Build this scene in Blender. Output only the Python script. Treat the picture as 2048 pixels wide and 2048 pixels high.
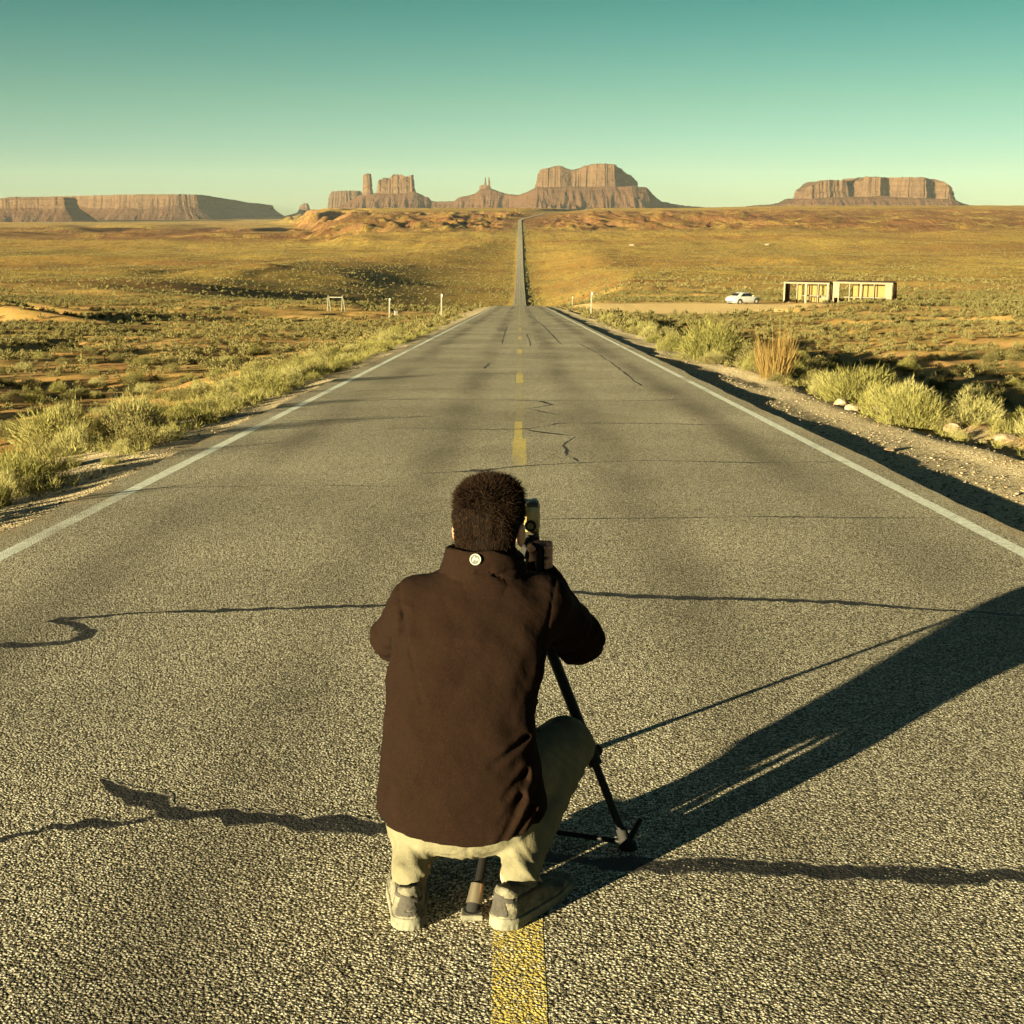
import bpy, bmesh, math, random
import numpy as np
from mathutils import Vector, Matrix

# ------------------------------------------------------------------ camera, sky, sun, exposure
for o in list(bpy.data.objects):
    bpy.data.objects.remove(o)
scene = bpy.context.scene
COL = scene.collection
R = math.radians

cam_data = bpy.data.cameras.new("camera")
cam = bpy.data.objects.new("camera", cam_data)
COL.objects.link(cam)
cam.location = (0.0, 0.0, 1.5)
cam.rotation_euler = (R(90 - 12.99), 0.0, R(0.336))
cam_data.sensor_width = 36.0
cam_data.lens = 36.0 * 2453.0 / 1932.0
cam_data.clip_start = 0.05
cam_data.clip_end = 60000.0
scene.camera = cam

SUN_AZ = R(43.5)      # shadows run this far to the right of straight ahead
SUN_EL = R(6.5)
sun_data = bpy.data.lights.new("sun", 'SUN')
sun_data.energy = 5.0
sun_data.angle = R(0.5)
sun_data.color = (1.0, 0.862, 0.525)
sun = bpy.data.objects.new("sun", sun_data)
COL.objects.link(sun)
sun_dir = Vector((math.sin(SUN_AZ) * math.cos(SUN_EL), math.cos(SUN_AZ) * math.cos(SUN_EL), -math.sin(SUN_EL)))
sun.rotation_euler = sun_dir.to_track_quat('-Z', 'Y').to_euler()
sun.location = (-30, -30, 30)

world = bpy.data.worlds.new("World")
scene.world = world
world.use_nodes = True
wn = world.node_tree.nodes
wl = world.node_tree.links
wn.clear()
w_out = wn.new('ShaderNodeOutputWorld')
w_bg = wn.new('ShaderNodeBackground')
w_sky = wn.new('ShaderNodeTexSky')
w_sky.sky_type = 'NISHITA'
w_sky.sun_disc = False
w_sky.sun_elevation = SUN_EL
w_sky.sun_rotation = math.pi + SUN_AZ
w_sky.altitude = 1600.0
w_sky.air_density = 1.0
w_sky.dust_density = 0.6
w_sky.ozone_density = 1.0
w_tc = wn.new('ShaderNodeTexCoord')
w_sep = wn.new('ShaderNodeSeparateXYZ')
w_ramp = wn.new('ShaderNodeValToRGB')
w_mix = wn.new('ShaderNodeMix')
w_mix.data_type = 'RGBA'
w_mix.blend_type = 'MULTIPLY'
w_mix.inputs[0].default_value = 1.0
w_asin = wn.new('ShaderNodeMath'); w_asin.operation = 'ARCSINE'
w_mr = wn.new('ShaderNodeMapRange')
w_mr.inputs['From Min'].default_value = 0.0
w_mr.inputs['From Max'].default_value = R(40.0)
wl.new(w_tc.outputs['Generated'], w_sep.inputs[0])
wl.new(w_sep.outputs['Z'], w_asin.inputs[0])
wl.new(w_asin.outputs[0], w_mr.inputs['Value'])
wl.new(w_mr.outputs[0], w_ramp.inputs['Fac'])
cr = w_ramp.color_ramp
cr.elements[0].position = 0.0
cr.elements[0].color = (0.262, 0.388, 0.50, 1)
cr.elements[1].position = 1.0
cr.elements[1].color = (0.11, 0.125, 0.135, 1)
e = cr.elements.new(0.112); e.color = (0.185, 0.318, 0.270, 1)
e = cr.elements.new(0.205); e.color = (0.076, 0.245, 0.190, 1)
e = cr.elements.new(0.35); e.color = (0.065, 0.145, 0.13, 1)
wl.new(w_sky.outputs[0], w_mix.inputs[6])
wl.new(w_ramp.outputs[0], w_mix.inputs[7])
wl.new(w_mix.outputs[2], w_bg.inputs['Color'])
w_bg.inputs['Strength'].default_value = 0.05
wl.new(w_bg.outputs[0], w_out.inputs['Surface'])

scene.render.engine = 'CYCLES'
vs = scene.view_settings
vs.view_transform = 'Standard'
vs.look = 'None'
vs.gamma = 1.0
vs.use_curve_mapping = False
vs.exposure = 2.75
scene.render.resolution_x = 1024
scene.render.resolution_y = 1024
scene.cycles.max_bounces = 6
scene.cycles.transparent_max_bounces = 8
scene.cycles.use_denoising = True

# ------------------------------------------------------------------ helpers
def hash2(ix, iy, seed=0):
    h = (ix.astype(np.int64) * 374761393 + iy.astype(np.int64) * 668265263 + seed * 982451653) & 0xFFFFFFFF
    h = ((h ^ (h >> 13)) * 1274126177) & 0xFFFFFFFF
    h = h ^ (h >> 16)
    return (h & 0xFFFFFF) / float(0xFFFFFF)

def vnoise(x, y, seed=0):
    x = np.asarray(x, float); y = np.asarray(y, float)
    ix = np.floor(x); iy = np.floor(y)
    fx = x - ix; fy = y - iy
    fx = fx * fx * fx * (fx * (fx * 6 - 15) + 10); fy = fy * fy * fy * (fy * (fy * 6 - 15) + 10)
    a = hash2(ix, iy, seed); b = hash2(ix + 1, iy, seed)
    c = hash2(ix, iy + 1, seed); d = hash2(ix + 1, iy + 1, seed)
    return (a + (b - a) * fx) * (1 - fy) + (c + (d - c) * fx) * fy - 0.5

def fbm(x, y, octaves=4, seed=0, gain=0.5):
    t = 0.0; amp = 1.0; f = 1.0
    for k in range(octaves):
        t = t + amp * vnoise(x * f + 17.3 * k, y * f - 9.1 * k, seed + k)
        amp *= gain; f *= 2.03
    return t

def sstep(x, a, b):
    t = np.clip((np.asarray(x, float) - a) / (b - a), 0, 1)
    return t * t * (3 - 2 * t)

def hermite(xs, zs):
    xs = np.array(xs, float); zs = np.array(zs, float)
    d = np.diff(zs) / np.diff(xs)
    m = np.empty_like(zs)
    m[0] = d[0]; m[-1] = d[-1]
    for i in range(1, len(zs) - 1):
        if d[i - 1] * d[i] <= 0:
            m[i] = 0.0
        else:
            w1 = 2 * (xs[i + 1] - xs[i]) + xs[i] - xs[i - 1]
            w2 = xs[i + 1] - xs[i] + 2 * (xs[i] - xs[i - 1])
            m[i] = (w1 + w2) / (w1 / d[i - 1] + w2 / d[i])
    def f(x):
        x = np.clip(np.asarray(x, float), xs[0], xs[-1])
        i = np.clip(np.searchsorted(xs, x) - 1, 0, len(xs) - 2)
        h = xs[i + 1] - xs[i]; t = (x - xs[i]) / h
        return ((2 * t**3 - 3 * t**2 + 1) * zs[i] + (t**3 - 2 * t**2 + t) * h * m[i]
                + (-2 * t**3 + 3 * t**2) * zs[i + 1] + (t**3 - t**2) * h * m[i + 1])
    return f

def np_mesh(name, verts, faces, smooth=False):
    """faces: int array (n,3) or (n,4)"""
    verts = np.asarray(verts, np.float32); faces = np.asarray(faces, np.int32)
    me = bpy.data.meshes.new(name)
    n, k = faces.shape
    me.vertices.add(len(verts)); me.vertices.foreach_set('co', verts.ravel())
    me.loops.add(n * k); me.loops.foreach_set('vertex_index', faces.ravel())
    me.polygons.add(n)
    me.polygons.foreach_set('loop_start', np.arange(0, n * k, k, dtype=np.int32))
    try:
        me.polygons.foreach_set('loop_total', np.full(n, k, dtype=np.int32))
    except Exception:
        pass
    me.polygons.foreach_set('use_smooth', np.full(n, bool(smooth)))
    me.update(calc_edges=True)
    me.validate()
    return me

def add(name, me, mat=None, parent=None, loc=(0, 0, 0), rot=(0, 0, 0), scale=(1, 1, 1)):
    o = bpy.data.objects.new(name, me)
    COL.objects.link(o)
    o.location = loc; o.rotation_euler = rot; o.scale = scale
    if mat is not None and me is not None:
        if len(me.materials) == 0:
            me.materials.append(mat)
    if parent is not None:
        o.parent = parent
    return o

def tag(o, label=None, cat=None, group=None, kind=None):
    if label: o['label'] = label
    if cat: o['category'] = cat
    if group: o['group'] = group
    if kind: o['kind'] = kind
    return o

def empty(name, loc=(0, 0, 0), rotz=0.0):
    o = bpy.data.objects.new(name, None)
    COL.objects.link(o)
    o.empty_display_size = 0.2
    o.location = loc; o.rotation_euler = (0, 0, rotz)
    return o

class MB:
    """collects shapes in one bmesh"""
    def __init__(self):
        self.bm = bmesh.new()
    def box(self, c, s, rot=None, bevel=0.0):
        ret = bmesh.ops.create_cube(self.bm, size=1.0)
        vs_ = ret['verts']
        M = Matrix.Translation(Vector(c)) @ (rot.to_4x4() if rot is not None else Matrix.Identity(4)) @ Matrix.Diagonal((s[0], s[1], s[2], 1))
        bmesh.ops.transform(self.bm, matrix=M, verts=vs_)
        if bevel > 0:
            es = list({e for v in vs_ for e in v.link_edges})
            bmesh.ops.bevel(self.bm, geom=es, offset=bevel, segments=2, affect='EDGES', profile=0.5)
        return self
    def tube(self, a, b, r1, r2=None, seg=12, caps=True):
        a = Vector(a); b = Vector(b); r2 = r1 if r2 is None else r2
        d = b - a; L = d.length
        ret = bmesh.ops.create_cone(self.bm, cap_ends=caps, segments=seg, radius1=r1, radius2=r2, depth=L)
        M = Matrix.Translation((a + b) / 2) @ d.to_track_quat('Z', 'Y').to_matrix().to_4x4()
        bmesh.ops.transform(self.bm, matrix=M, verts=ret['verts'])
        return self
    def ball(self, c, r, seg=12, scale=(1, 1, 1)):
        ret = bmesh.ops.create_uvsphere(self.bm, u_segments=seg, v_segments=max(6, seg // 2 + 2), radius=r)
        M = Matrix.Translation(Vector(c)) @ Matrix.Diagonal((*scale, 1))
        bmesh.ops.transform(self.bm, matrix=M, verts=ret['verts'])
        return self
    def ring(self, c, axis, r, rr, seg=20, seg2=8):
        axis = Vector(axis).normalized()
        q = axis.to_track_quat('Z', 'Y')
        vsr = []
        for i in range(seg):
            a = 2 * math.pi * i / seg
            row = []
            for j in range(seg2):
                b_ = 2 * math.pi * j / seg2
                p = Vector(((r + rr * math.cos(b_)) * math.cos(a), (r + rr * math.cos(b_)) * math.sin(a), rr * math.sin(b_)))
                row.append(self.bm.verts.new(Vector(c) + q @ p))
            vsr.append(row)
        for i in range(seg):
            for j in range(seg2):
                self.bm.faces.new((vsr[i][j], vsr[(i + 1) % seg][j], vsr[(i + 1) % seg][(j + 1) % seg2], vsr[i][(j + 1) % seg2]))
        return self
    def build(self, name, mat, parent=None, smooth=False, loc=(0, 0, 0), rot=(0, 0, 0)):
        me = bpy.data.meshes.new(name)
        bmesh.ops.recalc_face_normals(self.bm, faces=self.bm.faces[:])
        self.bm.to_mesh(me); self.bm.free()
        if smooth:
            me.polygons.foreach_set('use_smooth', np.ones(len(me.polygons), dtype=bool))
            try:
                me.set_sharp_from_angle(angle=R(40))
            except Exception:
                pass
        return add(name, me, mat, parent, loc, rot)

# ------------------------------------------------------------------ material helpers
class NT:
    def __init__(self, name):
        self.m = bpy.data.materials.new(name)
        self.m.use_nodes = True
        self.t = self.m.node_tree
        self.t.nodes.clear()
        self.out = self.n('ShaderNodeOutputMaterial')
    def n(self, kind, **kw):
        nd = self.t.nodes.new(kind)
        for k, v in kw.items():
            setattr(nd, k, v)
        return nd
    def l(self, a, b):
        self.t.links.new(a, b)
    def val(self, sock, v):
        if hasattr(v, 'is_linked') or isinstance(v, bpy.types.NodeSocket):
            self.l(v, sock)
        else:
            sock.default_value = v
    def math(self, op, a, b=None, clamp=False):
        nd = self.n('ShaderNodeMath', operation=op); nd.use_clamp = clamp
        self.val(nd.inputs[0], a)
        if b is not None: self.val(nd.inputs[1], b)
        return nd.outputs[0]
    def mix(self, f, a, b, blend='MIX'):
        nd = self.n('ShaderNodeMix', data_type='RGBA', blend_type=blend)
        self.val(nd.inputs[0], f)
        self.val(nd.inputs[6], a if not isinstance(a, tuple) or len(a) == 4 else (*a, 1))
        self.val(nd.inputs[7], b if not isinstance(b, tuple) or len(b) == 4 else (*b, 1))
        return nd.outputs[2]
    def noise(self, vec, scale, detail=4.0, rough=0.55, dist=0.0):
        nd = self.n('ShaderNodeTexNoise')
        if vec is not None: self.l(vec, nd.inputs['Vector'])
        nd.inputs['Scale'].default_value = scale; nd.inputs['Detail'].default_value = detail
        nd.inputs['Roughness'].default_value = rough; nd.inputs['Distortion'].default_value = dist
        return nd.outputs['Fac']
    def voro(self, vec, scale, feature='F1', out='Distance', rnd=1.0):
        nd = self.n('ShaderNodeTexVoronoi', feature=feature)
        if vec is not None: self.l(vec, nd.inputs['Vector'])
        nd.inputs['Scale'].default_value = scale
        nd.inputs['Randomness'].default_value = rnd
        return nd.outputs[out]
    def ramp(self, f, stops, interp='LINEAR'):
        nd = self.n('ShaderNodeValToRGB')
        c = nd.color_ramp; c.interpolation = interp
        while len(c.elements) < len(stops): c.elements.new(0.5)
        for el, (p, col) in zip(c.elements, stops):
            el.position = p
            el.color = (col, col, col, 1) if isinstance(col, (int, float)) else (*col, 1)
        self.l(f, nd.inputs['Fac'])
        return nd.outputs['Color']
    def mrange(self, v, a, b, c=0.0, d=1.0, smooth=False):
        nd = self.n('ShaderNodeMapRange')
        if smooth: nd.interpolation_type = 'SMOOTHSTEP'
        self.l(v, nd.inputs['Value'])
        for k, x in zip(('From Min', 'From Max', 'To Min', 'To Max'), (a, b, c, d)): nd.inputs[k].default_value = x
        return nd.outputs[0]
    def coord(self, out='Object', scale=None):
        nd = self.n('ShaderNodeTexCoord')
        o = nd.outputs[out]
        if scale is not None:
            mp = self.n('ShaderNodeMapping'); mp.inputs['Scale'].default_value = scale
            self.l(o, mp.inputs['Vector']); o = mp.outputs[0]
        return o
    def pos(self, scale=None):
        nd = self.n('ShaderNodeNewGeometry')
        o = nd.outputs['Position']
        if scale is not None:
            mp = self.n('ShaderNodeMapping'); mp.inputs['Scale'].default_value = scale
            self.l(o, mp.inputs['Vector']); o = mp.outputs[0]
        return o
    def bump(self, h, strength=0.5, dist=0.01, normal=None):
        nd = self.n('ShaderNodeBump')
        nd.inputs['Strength'].default_value = strength; nd.inputs['Distance'].default_value = dist
        self.l(h, nd.inputs['Height'])
        if normal is not None: self.l(normal, nd.inputs['Normal'])
        return nd.outputs[0]
    def principled(self, color, rough=0.9, metal=0.0, normal=None, spec=0.3, **kw):
        p = self.n('ShaderNodeBsdfPrincipled')
        self.val(p.inputs['Base Color'], color if not isinstance(color, tuple) or len(color) == 4 else (*color, 1))
        self.val(p.inputs['Roughness'], rough)
        self.val(p.inputs['Metallic'], metal)
        p.inputs['Specular IOR Level'].default_value = spec
        if normal is not None: self.l(normal, p.inputs['Normal'])
        for k, v in kw.items(): self.val(p.inputs[k.replace('_', ' ')], v)
        return p.outputs[0]
    def done(self, shader):
        self.l(shader, self.out.inputs['Surface'])
        return self.m

def simple(name, color, rough=0.8, metal=0.0, var=0.25, nscale=8.0, bump=0.0, bscale=60.0, bdist=0.004, spec=0.3):
    t = NT(name)
    co = t.coord('Object')
    f = t.noise(co, nscale, 5.0, 0.6)
    dark = tuple(c * (1 - var) for c in color); light = tuple(min(1, c * (1 + var)) for c in color)
    col = t.mix(t.mrange(f, 0.3, 0.7), dark, light)
    nrm = t.bump(t.noise(co, bscale, 3.0), bump, bdist) if bump > 0 else None
    return t.done(t.principled(col, rough, metal, nrm, spec))

# ------------------------------------------------------------------ terrain shape
road_z = hermite([-40, 0, 80, 155, 175, 200, 260, 360, 500, 652, 780, 900, 1140, 1450, 1828, 2250, 2720, 3300, 3700, 4300],
                 [2.43, 0, -4.864, -9.424, -10.70, -12.75, -18.6, -28.0, -37.8, -44.1, -46.6, -48.2, -48.4, -41.3, -28.2, -22.8, -14.2, -5.5, 0.0, 3.0])
right_z = hermite([-40, 0, 50, 100, 155, 172, 230, 375, 650, 1140, 1828, 2300, 2800, 3600, 4300, 6000, 9000, 14000],
                  [1.9, -0.55, -3.6, -6.45, -9.25, -10.1, -13.2, -19.8, -29.5, -40.0, -28.6, -20.5, -8.0, 3.0, 11.0, 17.0, 21.0, 10.0])
left_z = hermite([-40, 0, 50, 100, 155, 230, 375, 650, 1140, 1828, 2800, 4700, 7000, 13000, 14000],
                 [1.5, -0.95, -4.0, -7.0, -10.3, -13.9, -20.5, -30.0, -39.3, -39.7, -42.0, -47.0, -49.0, -38.0, -38.0])

def road_x(y):
    y = np.asarray(y, float)
    s = np.clip(y - 2640.0, 0, None)
    return 0.078 * np.where(s < 160, s * s / 320.0, s - 80.0)

PULL = (24.0, 140.0)    # sandy pull-off beside the road

def pulloff(x, y):
    a = (x - 7.0 - (y - 108.0) * 0.30); 
    m = sstep(x, 5.0, 8.0) * sstep(y, 112.0, 128.0) * (1 - sstep(y, 166.0, 176.0)) * (1 - sstep(x, 30.0, 38.0))
    m2 = sstep(y - (108.0 + (x - 5.0) * 1.25), -9.0, 3.0)
    return m * m2

def ground(x, y):
    x = np.asarray(x, float); y = np.asarray(y, float)
    rz = road_z(y); xr = road_x(y); dx = x - xr; d = np.abs(dx)
    u = x / np.maximum(y, 60.0)
    wn_ = sstep(-x, -3, 3); wf = sstep(-u + 0.05 * fbm(x / 70.0, y / 260.0, 4, 15), 0.120, 0.165)
    m = sstep(y, 600, 1600)
    wleft = wn_ * (1 - m) + wf * m
    T = right_z(y) * (1 - wleft) + left_z(y) * wleft
    T = T + 9.0 * sstep(u, 0.10, 0.24) * sstep(y, 2600, 3900)
    flat = 1 - 0.9 * pulloff(x, y) * 1.0
    hut = np.exp(-(((x - 42) / 14) ** 2 + ((y - 172) / 10) ** 2))
    flat = flat * (1 - 0.85 * hut)
    T = T + fbm(x / 38.0, y / 38.0, 3, 5) * 1.1 * sstep(d, 7, 30) * flat * (0.55 + 0.45 * sstep(y, 60, 160))
    T = T + fbm(x / 130.0, y / 170.0, 4, 9) * 5.0 * sstep(y, 250, 900) * sstep(d, 15, 120)
    # hummocks and gullies
    rg = 1 - 2 * np.abs(fbm(x / 16.0, y / 22.0, 3, 21))
    T = T - 0.45 * sstep(rg, 0.72, 1.0) * sstep(d, 9, 25) * flat * sstep(y, 15, 60)
    # dark washes on the left plain
    for (gx, gy, gl, gw, gd) in ((-47, 118, 16, 5, 1.6), (-37, 62, 9, 3.0, 0.8), (-60, 150, 20, 6, 1.5)):
        q = np.exp(-((x - gx) / gl) ** 2)
        T = T + gd * q * (sstep(y, gy - gw, gy) * (1 - sstep(x + 0.8 * (y - gy), gx, gx + gw * 2.4))) * (1 - sstep(y, gy + 12, gy + 40))
    # badland terrace across the valley
    wy = sstep(y, 1950, 2250) * (1 - sstep(y, 3300, 3700))
    wu = sstep(u, -0.20, -0.13)
    n1 = 1 - 2 * np.abs(fbm(x / 120.0 + y / 420.0, y / 260.0, 4, 31))
    T = T + wy * wu * (5.5 * sstep(n1, 0.62, 0.90) - 3.0) * sstep(d, 14, 60)
    n2 = 1 - 2 * np.abs(fbm(x / 34.0 + y / 150.0, y / 120.0, 3, 41))
    T = T + wy * wu * 8.0 * (n2 - 0.72) * sstep(d, 14, 50)
    edge = -96 + 30 * fbm(y / 90.0, x * 0 + 3.0, 2, 7)
    mound = sstep(x, -330, -210) * (1 - sstep(x, edge - 26, edge)) * sstep(y, 1960, 2160) * (1 - sstep(y, 2420, 2640))
    T = T + 8.5 * mound * (0.86 + 0.5 * fbm(x / 40.0, y / 60.0, 3, 52))
    # left plain: low broken ledges
    wl2 = sstep(-u, 0.125, 0.17)
    for yy, hh in ((2300, 5.0), (2900, 8.0), (3900, 9.0), (760, 1.6)):
        q = sstep(y, yy - 60, yy + 10 + 80 * fbm(x / 150.0, x * 0 + yy, 3, 61)) * (1 - sstep(y, yy + 300, yy + 700))
        T = T + hh * q * wl2 * sstep(fbm(x / 90.0, x * 0 + yy * 2.0, 3, 63), -0.15, 0.05)
    wc = sstep(d, 5.4, 9.5 + np.where(dx < 0, 0.55 * np.clip(y - 172, 0, 320) * (1 - 0.9 * sstep(y, 900, 1700)), 0.10 * np.clip(y - 165, 0, 650)) + 0.02 * np.clip(y - 800, 0, 3000))
    # shoulders
    sr = -0.055 - 0.012 * np.clip(d - 3.3, 0, 3.0) + 0.035 * np.sin(d * 6.0 + 3.0 * fbm(x / 1.5, y / 6.0, 2, 71)) * sstep(d, 3.9, 4.6) + 0.05 * fbm(x / 0.8, y / 2.5, 3, 72)
    sl = -0.045 - 0.10 * np.clip(d - 3.3, 0, 3.0) + 0.05 * fbm(x / 0.8, y / 1.6, 3, 73)
    S = np.where(dx > 0, sr, sl) - 0.05 * (1 - sstep(d, 3.05, 3.3))
    S = np.where(d < 3.2, -0.14, S) - 0.25 * sstep(y, 250, 600)
    z = (rz + S) * (1 - wc) + T * wc
    z = z + 0.22 * fbm(x / 2.6, y / 2.6, 3, 81) * sstep(d, 4.5, 8.0) * flat * (1 - 0.6 * sstep(y, 300, 900))
    z = z + 0.05 * fbm(x / 0.45, y / 0.45, 2, 83) * sstep(d, 4.2, 6.0) * (1 - sstep(y, 40, 70))
    return z

# grid lines
xs = list(np.arange(0.0, 6.01, 0.2)); stepx = 0.2
while xs[-1] < 13000:
    stepx *= 1.036; xs.append(xs[-1] + stepx)
xs = np.array(xs); XS = np.concatenate([-xs[:0:-1], xs])
ys = list(np.arange(-12.0, 30.0, 0.25)); stepy = 0.25
while ys[-1] < 13800:
    stepy = max(stepy, min(stepy * 1.03, ys[-1] * 0.0125)); ys.append(ys[-1] + stepy)
YS = np.array(ys)
GX, GY = np.meshgrid(XS, YS)
GZ = ground(GX, GY)
nx_, ny_ = len(XS), len(YS)
ii = (np.arange(ny_ - 1)[:, None] * nx_ + np.arange(nx_ - 1)[None, :]).ravel()
gf = np.stack([ii, ii + 1, ii + 1 + nx_, ii + nx_], 1)
gv = np.stack([GX.ravel(), GY.ravel(), GZ.ravel()], 1)

def gz(x, y):
    return float(ground(np.array([x]), np.array([y]))[0])

# ------------------------------------------------------------------ ground material
def mat_ground():
    t = NT('desert_ground')
    p = t.pos()
    sep = t.n('ShaderNodeSeparateXYZ'); t.l(p, sep.inputs[0])
    X, Y = sep.outputs[0], sep.outputs[1]
    ax = t.math('ABSOLUTE', X)
    n_big = t.noise(p, 0.045, 5.0, 0.6)
    n_mid = t.noise(p, 0.35, 5.0, 0.62)
    n_fine = t.noise(p, 6.0, 5.0, 0.7)
    sand = t.ramp(n_big, [(0.32, (0.34, 0.155, 0.050)), (0.46, (0.43, 0.235, 0.080)), (0.60, (0.48, 0.315, 0.11)), (0.8, (0.40, 0.30, 0.09))])
    sand = t.mix(t.mrange(n_mid, 0.38, 0.68), sand, (0.52, 0.33, 0.12))
    sand = t.mix(t.math('MULTIPLY', t.mrange(n_fine, 0.45, 0.75), 0.45), sand, (0.30, 0.16, 0.06))
    # dry grass and scrub litter over the sand
    pm = t.pos((1.0, 0.35, 1.0))
    g1 = t.noise(pm, 0.8, 6.0, 0.7)
    g2 = t.noise(p, 0.012, 4.0, 0.55)
    cover = t.math('MULTIPLY', t.mrange(g1, 0.44, 0.60), t.mrange(g2, 0.30, 0.55, 0.35, 0.9))
    near_cover = t.mrange(Y, 8.0, 160.0, 0.75, 1.0)
    cover = t.math('MULTIPLY', cover, near_cover)
    scrub = t.mix(t.noise(p, 0.02, 3.0), (0.27, 0.19, 0.030), (0.34, 0.26, 0.055))
    col = t.mix(cover, sand, scrub)
    # far plain: unbroken scrub, streaked
    ps = t.pos((0.25, 1.0, 1.0))
    st = t.noise(ps, 0.010, 6.0, 0.62)
    fars = t.ramp(st, [(0.30, (0.25, 0.115, 0.026)), (0.43, (0.31, 0.180, 0.036)), (0.55, (0.36, 0.245, 0.050)), (0.68, (0.27, 0.205, 0.050)), (0.8, (0.40, 0.25, 0.06))])
    spots = t.mrange(t.noise(t.pos((1.0, 0.5, 1.0)), 0.16, 4.0, 0.75), 0.50, 0.64)
    fars = t.mix(t.math('MULTIPLY', spots, 0.75), fars, (0.085, 0.055, 0.016))
    sp2 = t.mrange(t.noise(t.pos((1.0, 0.45, 1.0)), 0.035, 5.0, 0.72), 0.50, 0.66)
    fars = t.mix(t.math('MULTIPLY', sp2, 0.65), fars, (0.13, 0.070, 0.020))
    farw = t.mrange(Y, 180.0, 620.0, 0.0, 0.92, True)
    col = t.mix(farw, col, fars)
    band_ = t.math('MULTIPLY', t.mrange(Y, 1850.0, 2150.0), t.mrange(Y, 3300.0, 3900.0, 1.0, 0.0))
    band_ = t.math('MULTIPLY', band_, t.mrange(t.noise(t.pos((1.0, 0.5, 1.0)), 0.016, 5.0, 0.7), 0.36, 0.54, 0.0, 0.9))
    col = t.mix(band_, col, (0.150, 0.062, 0.022))
    # bare red and pale ledges on steep ground
    geo = t.n('ShaderNodeNewGeometry')
    sn = t.n('ShaderNodeSeparateXYZ'); t.l(geo.outputs['Normal'], sn.inputs[0])
    steep = t.mrange(sn.outputs[2], 0.990, 0.955)
    steep = t.math('MULTIPLY', steep, t.mrange(Y, 300.0, 900.0))
    steep = t.math('MULTIPLY', steep, t.mrange(t.noise(t.pos((1.0, 0.5, 3.0)), 0.05, 5.0, 0.7), 0.36, 0.56))
    rock = t.mix(t.noise(t.pos((1, 1, 6.0)), 0.03, 4.0), (0.135, 0.058, 0.020), (0.20, 0.110, 0.038))
    col = t.mix(steep, col, rock)
    # red left edge of the plain
    # gravel shoulder
    ax2 = t.math('ADD', ax, t.math('MULTIPLY', t.math('SUBTRACT', t.noise(p, 0.7, 4.0), 0.5), 2.4))
    gr = t.mrange(ax2, 4.4, 5.6, 1.0, 0.0)
    gr = t.math('MULTIPLY', gr, t.mrange(Y, 120.0, 420.0, 1.0, 0.0))
    vc = t.voro(p, 55.0, 'F1', 'Color')
    sc = t.n('ShaderNodeSeparateColor'); t.l(vc, sc.inputs[0])
    grav = t.ramp(sc.outputs[0], [(0.0, (0.20, 0.14, 0.07)), (0.3, (0.40, 0.31, 0.17)), (0.65, (0.56, 0.46, 0.27)), (1.0, (0.74, 0.64, 0.42))])
    col = t.mix(gr, col, grav)
    # pull-off sand (a bare graded patch)
    def band(v, a, b): return t.mrange(v, a, b, 0.0, 1.0, True)
    wob = t.math('MULTIPLY', t.math('SUBTRACT', t.noise(p, 0.12, 4.0), 0.5), 8.0)
    Yw = t.math('ADD', Y, wob); Xw = t.math('ADD', X, wob)
    po = t.math('MULTIPLY', band(Xw, 5.0, 8.0), band(Yw, 112.0, 120.0))
    po = t.math('MULTIPLY', po, t.mrange(Yw, 166.0, 174.0, 1.0, 0.0))
    po = t.math('MULTIPLY', po, t.mrange(Xw, 30.0, 36.0, 1.0, 0.0))
    dg = t.math('SUBTRACT', Yw, t.math('ADD', t.math('MULTIPLY', X, 1.25), 101.0))
    po = t.math('MULTIPLY', po, t.mrange(dg, -8.0, 0.0))
    col = t.mix(po, col, t.mix(n_mid, (0.72, 0.48, 0.19), (0.80, 0.60, 0.28)))
    # relief
    h = t.math('ADD', t.math('MULTIPLY', t.noise(p, 14.0, 4.0, 0.65), 0.6), t.math('MULTIPLY', t.voro(p, 55.0), 0.5))
    nearb = t.bump(h, 1.0, 0.035)
    farh = t.noise(t.pos((1.0, 0.6, 1.0)), 0.22, 6.0, 0.75)
    fb = t.n('ShaderNodeBump'); t.l(farh, fb.inputs['Height']); fb.inputs['Distance'].default_value = 1.6
    t.l(t.mrange(Y, 60.0, 500.0, 0.0, 0.8), fb.inputs['Strength']); t.l(nearb, fb.inputs['Normal'])
    gh = t.noise(t.pos((1.0, 0.30, 1.0)), 0.045, 6.0, 0.7)
    gb = t.n('ShaderNodeBump'); t.l(gh, gb.inputs['Height']); gb.inputs['Distance'].default_value = 14.0
    t.l(t.mrange(Y, 1200.0, 2000.0, 0.0, 0.55), gb.inputs['Strength']); t.l(fb.outputs[0], gb.inputs['Normal'])
    return t.done(t.principled(col, 0.95, 0.0, gb.outputs[0], 0.1))

ground_obj = add('desert_ground', np_mesh('desert_ground', gv, gf, True), mat_ground())
tag(ground_obj, 'red and yellow desert plain with scrub, running to the buttes', kind='structure')

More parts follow.
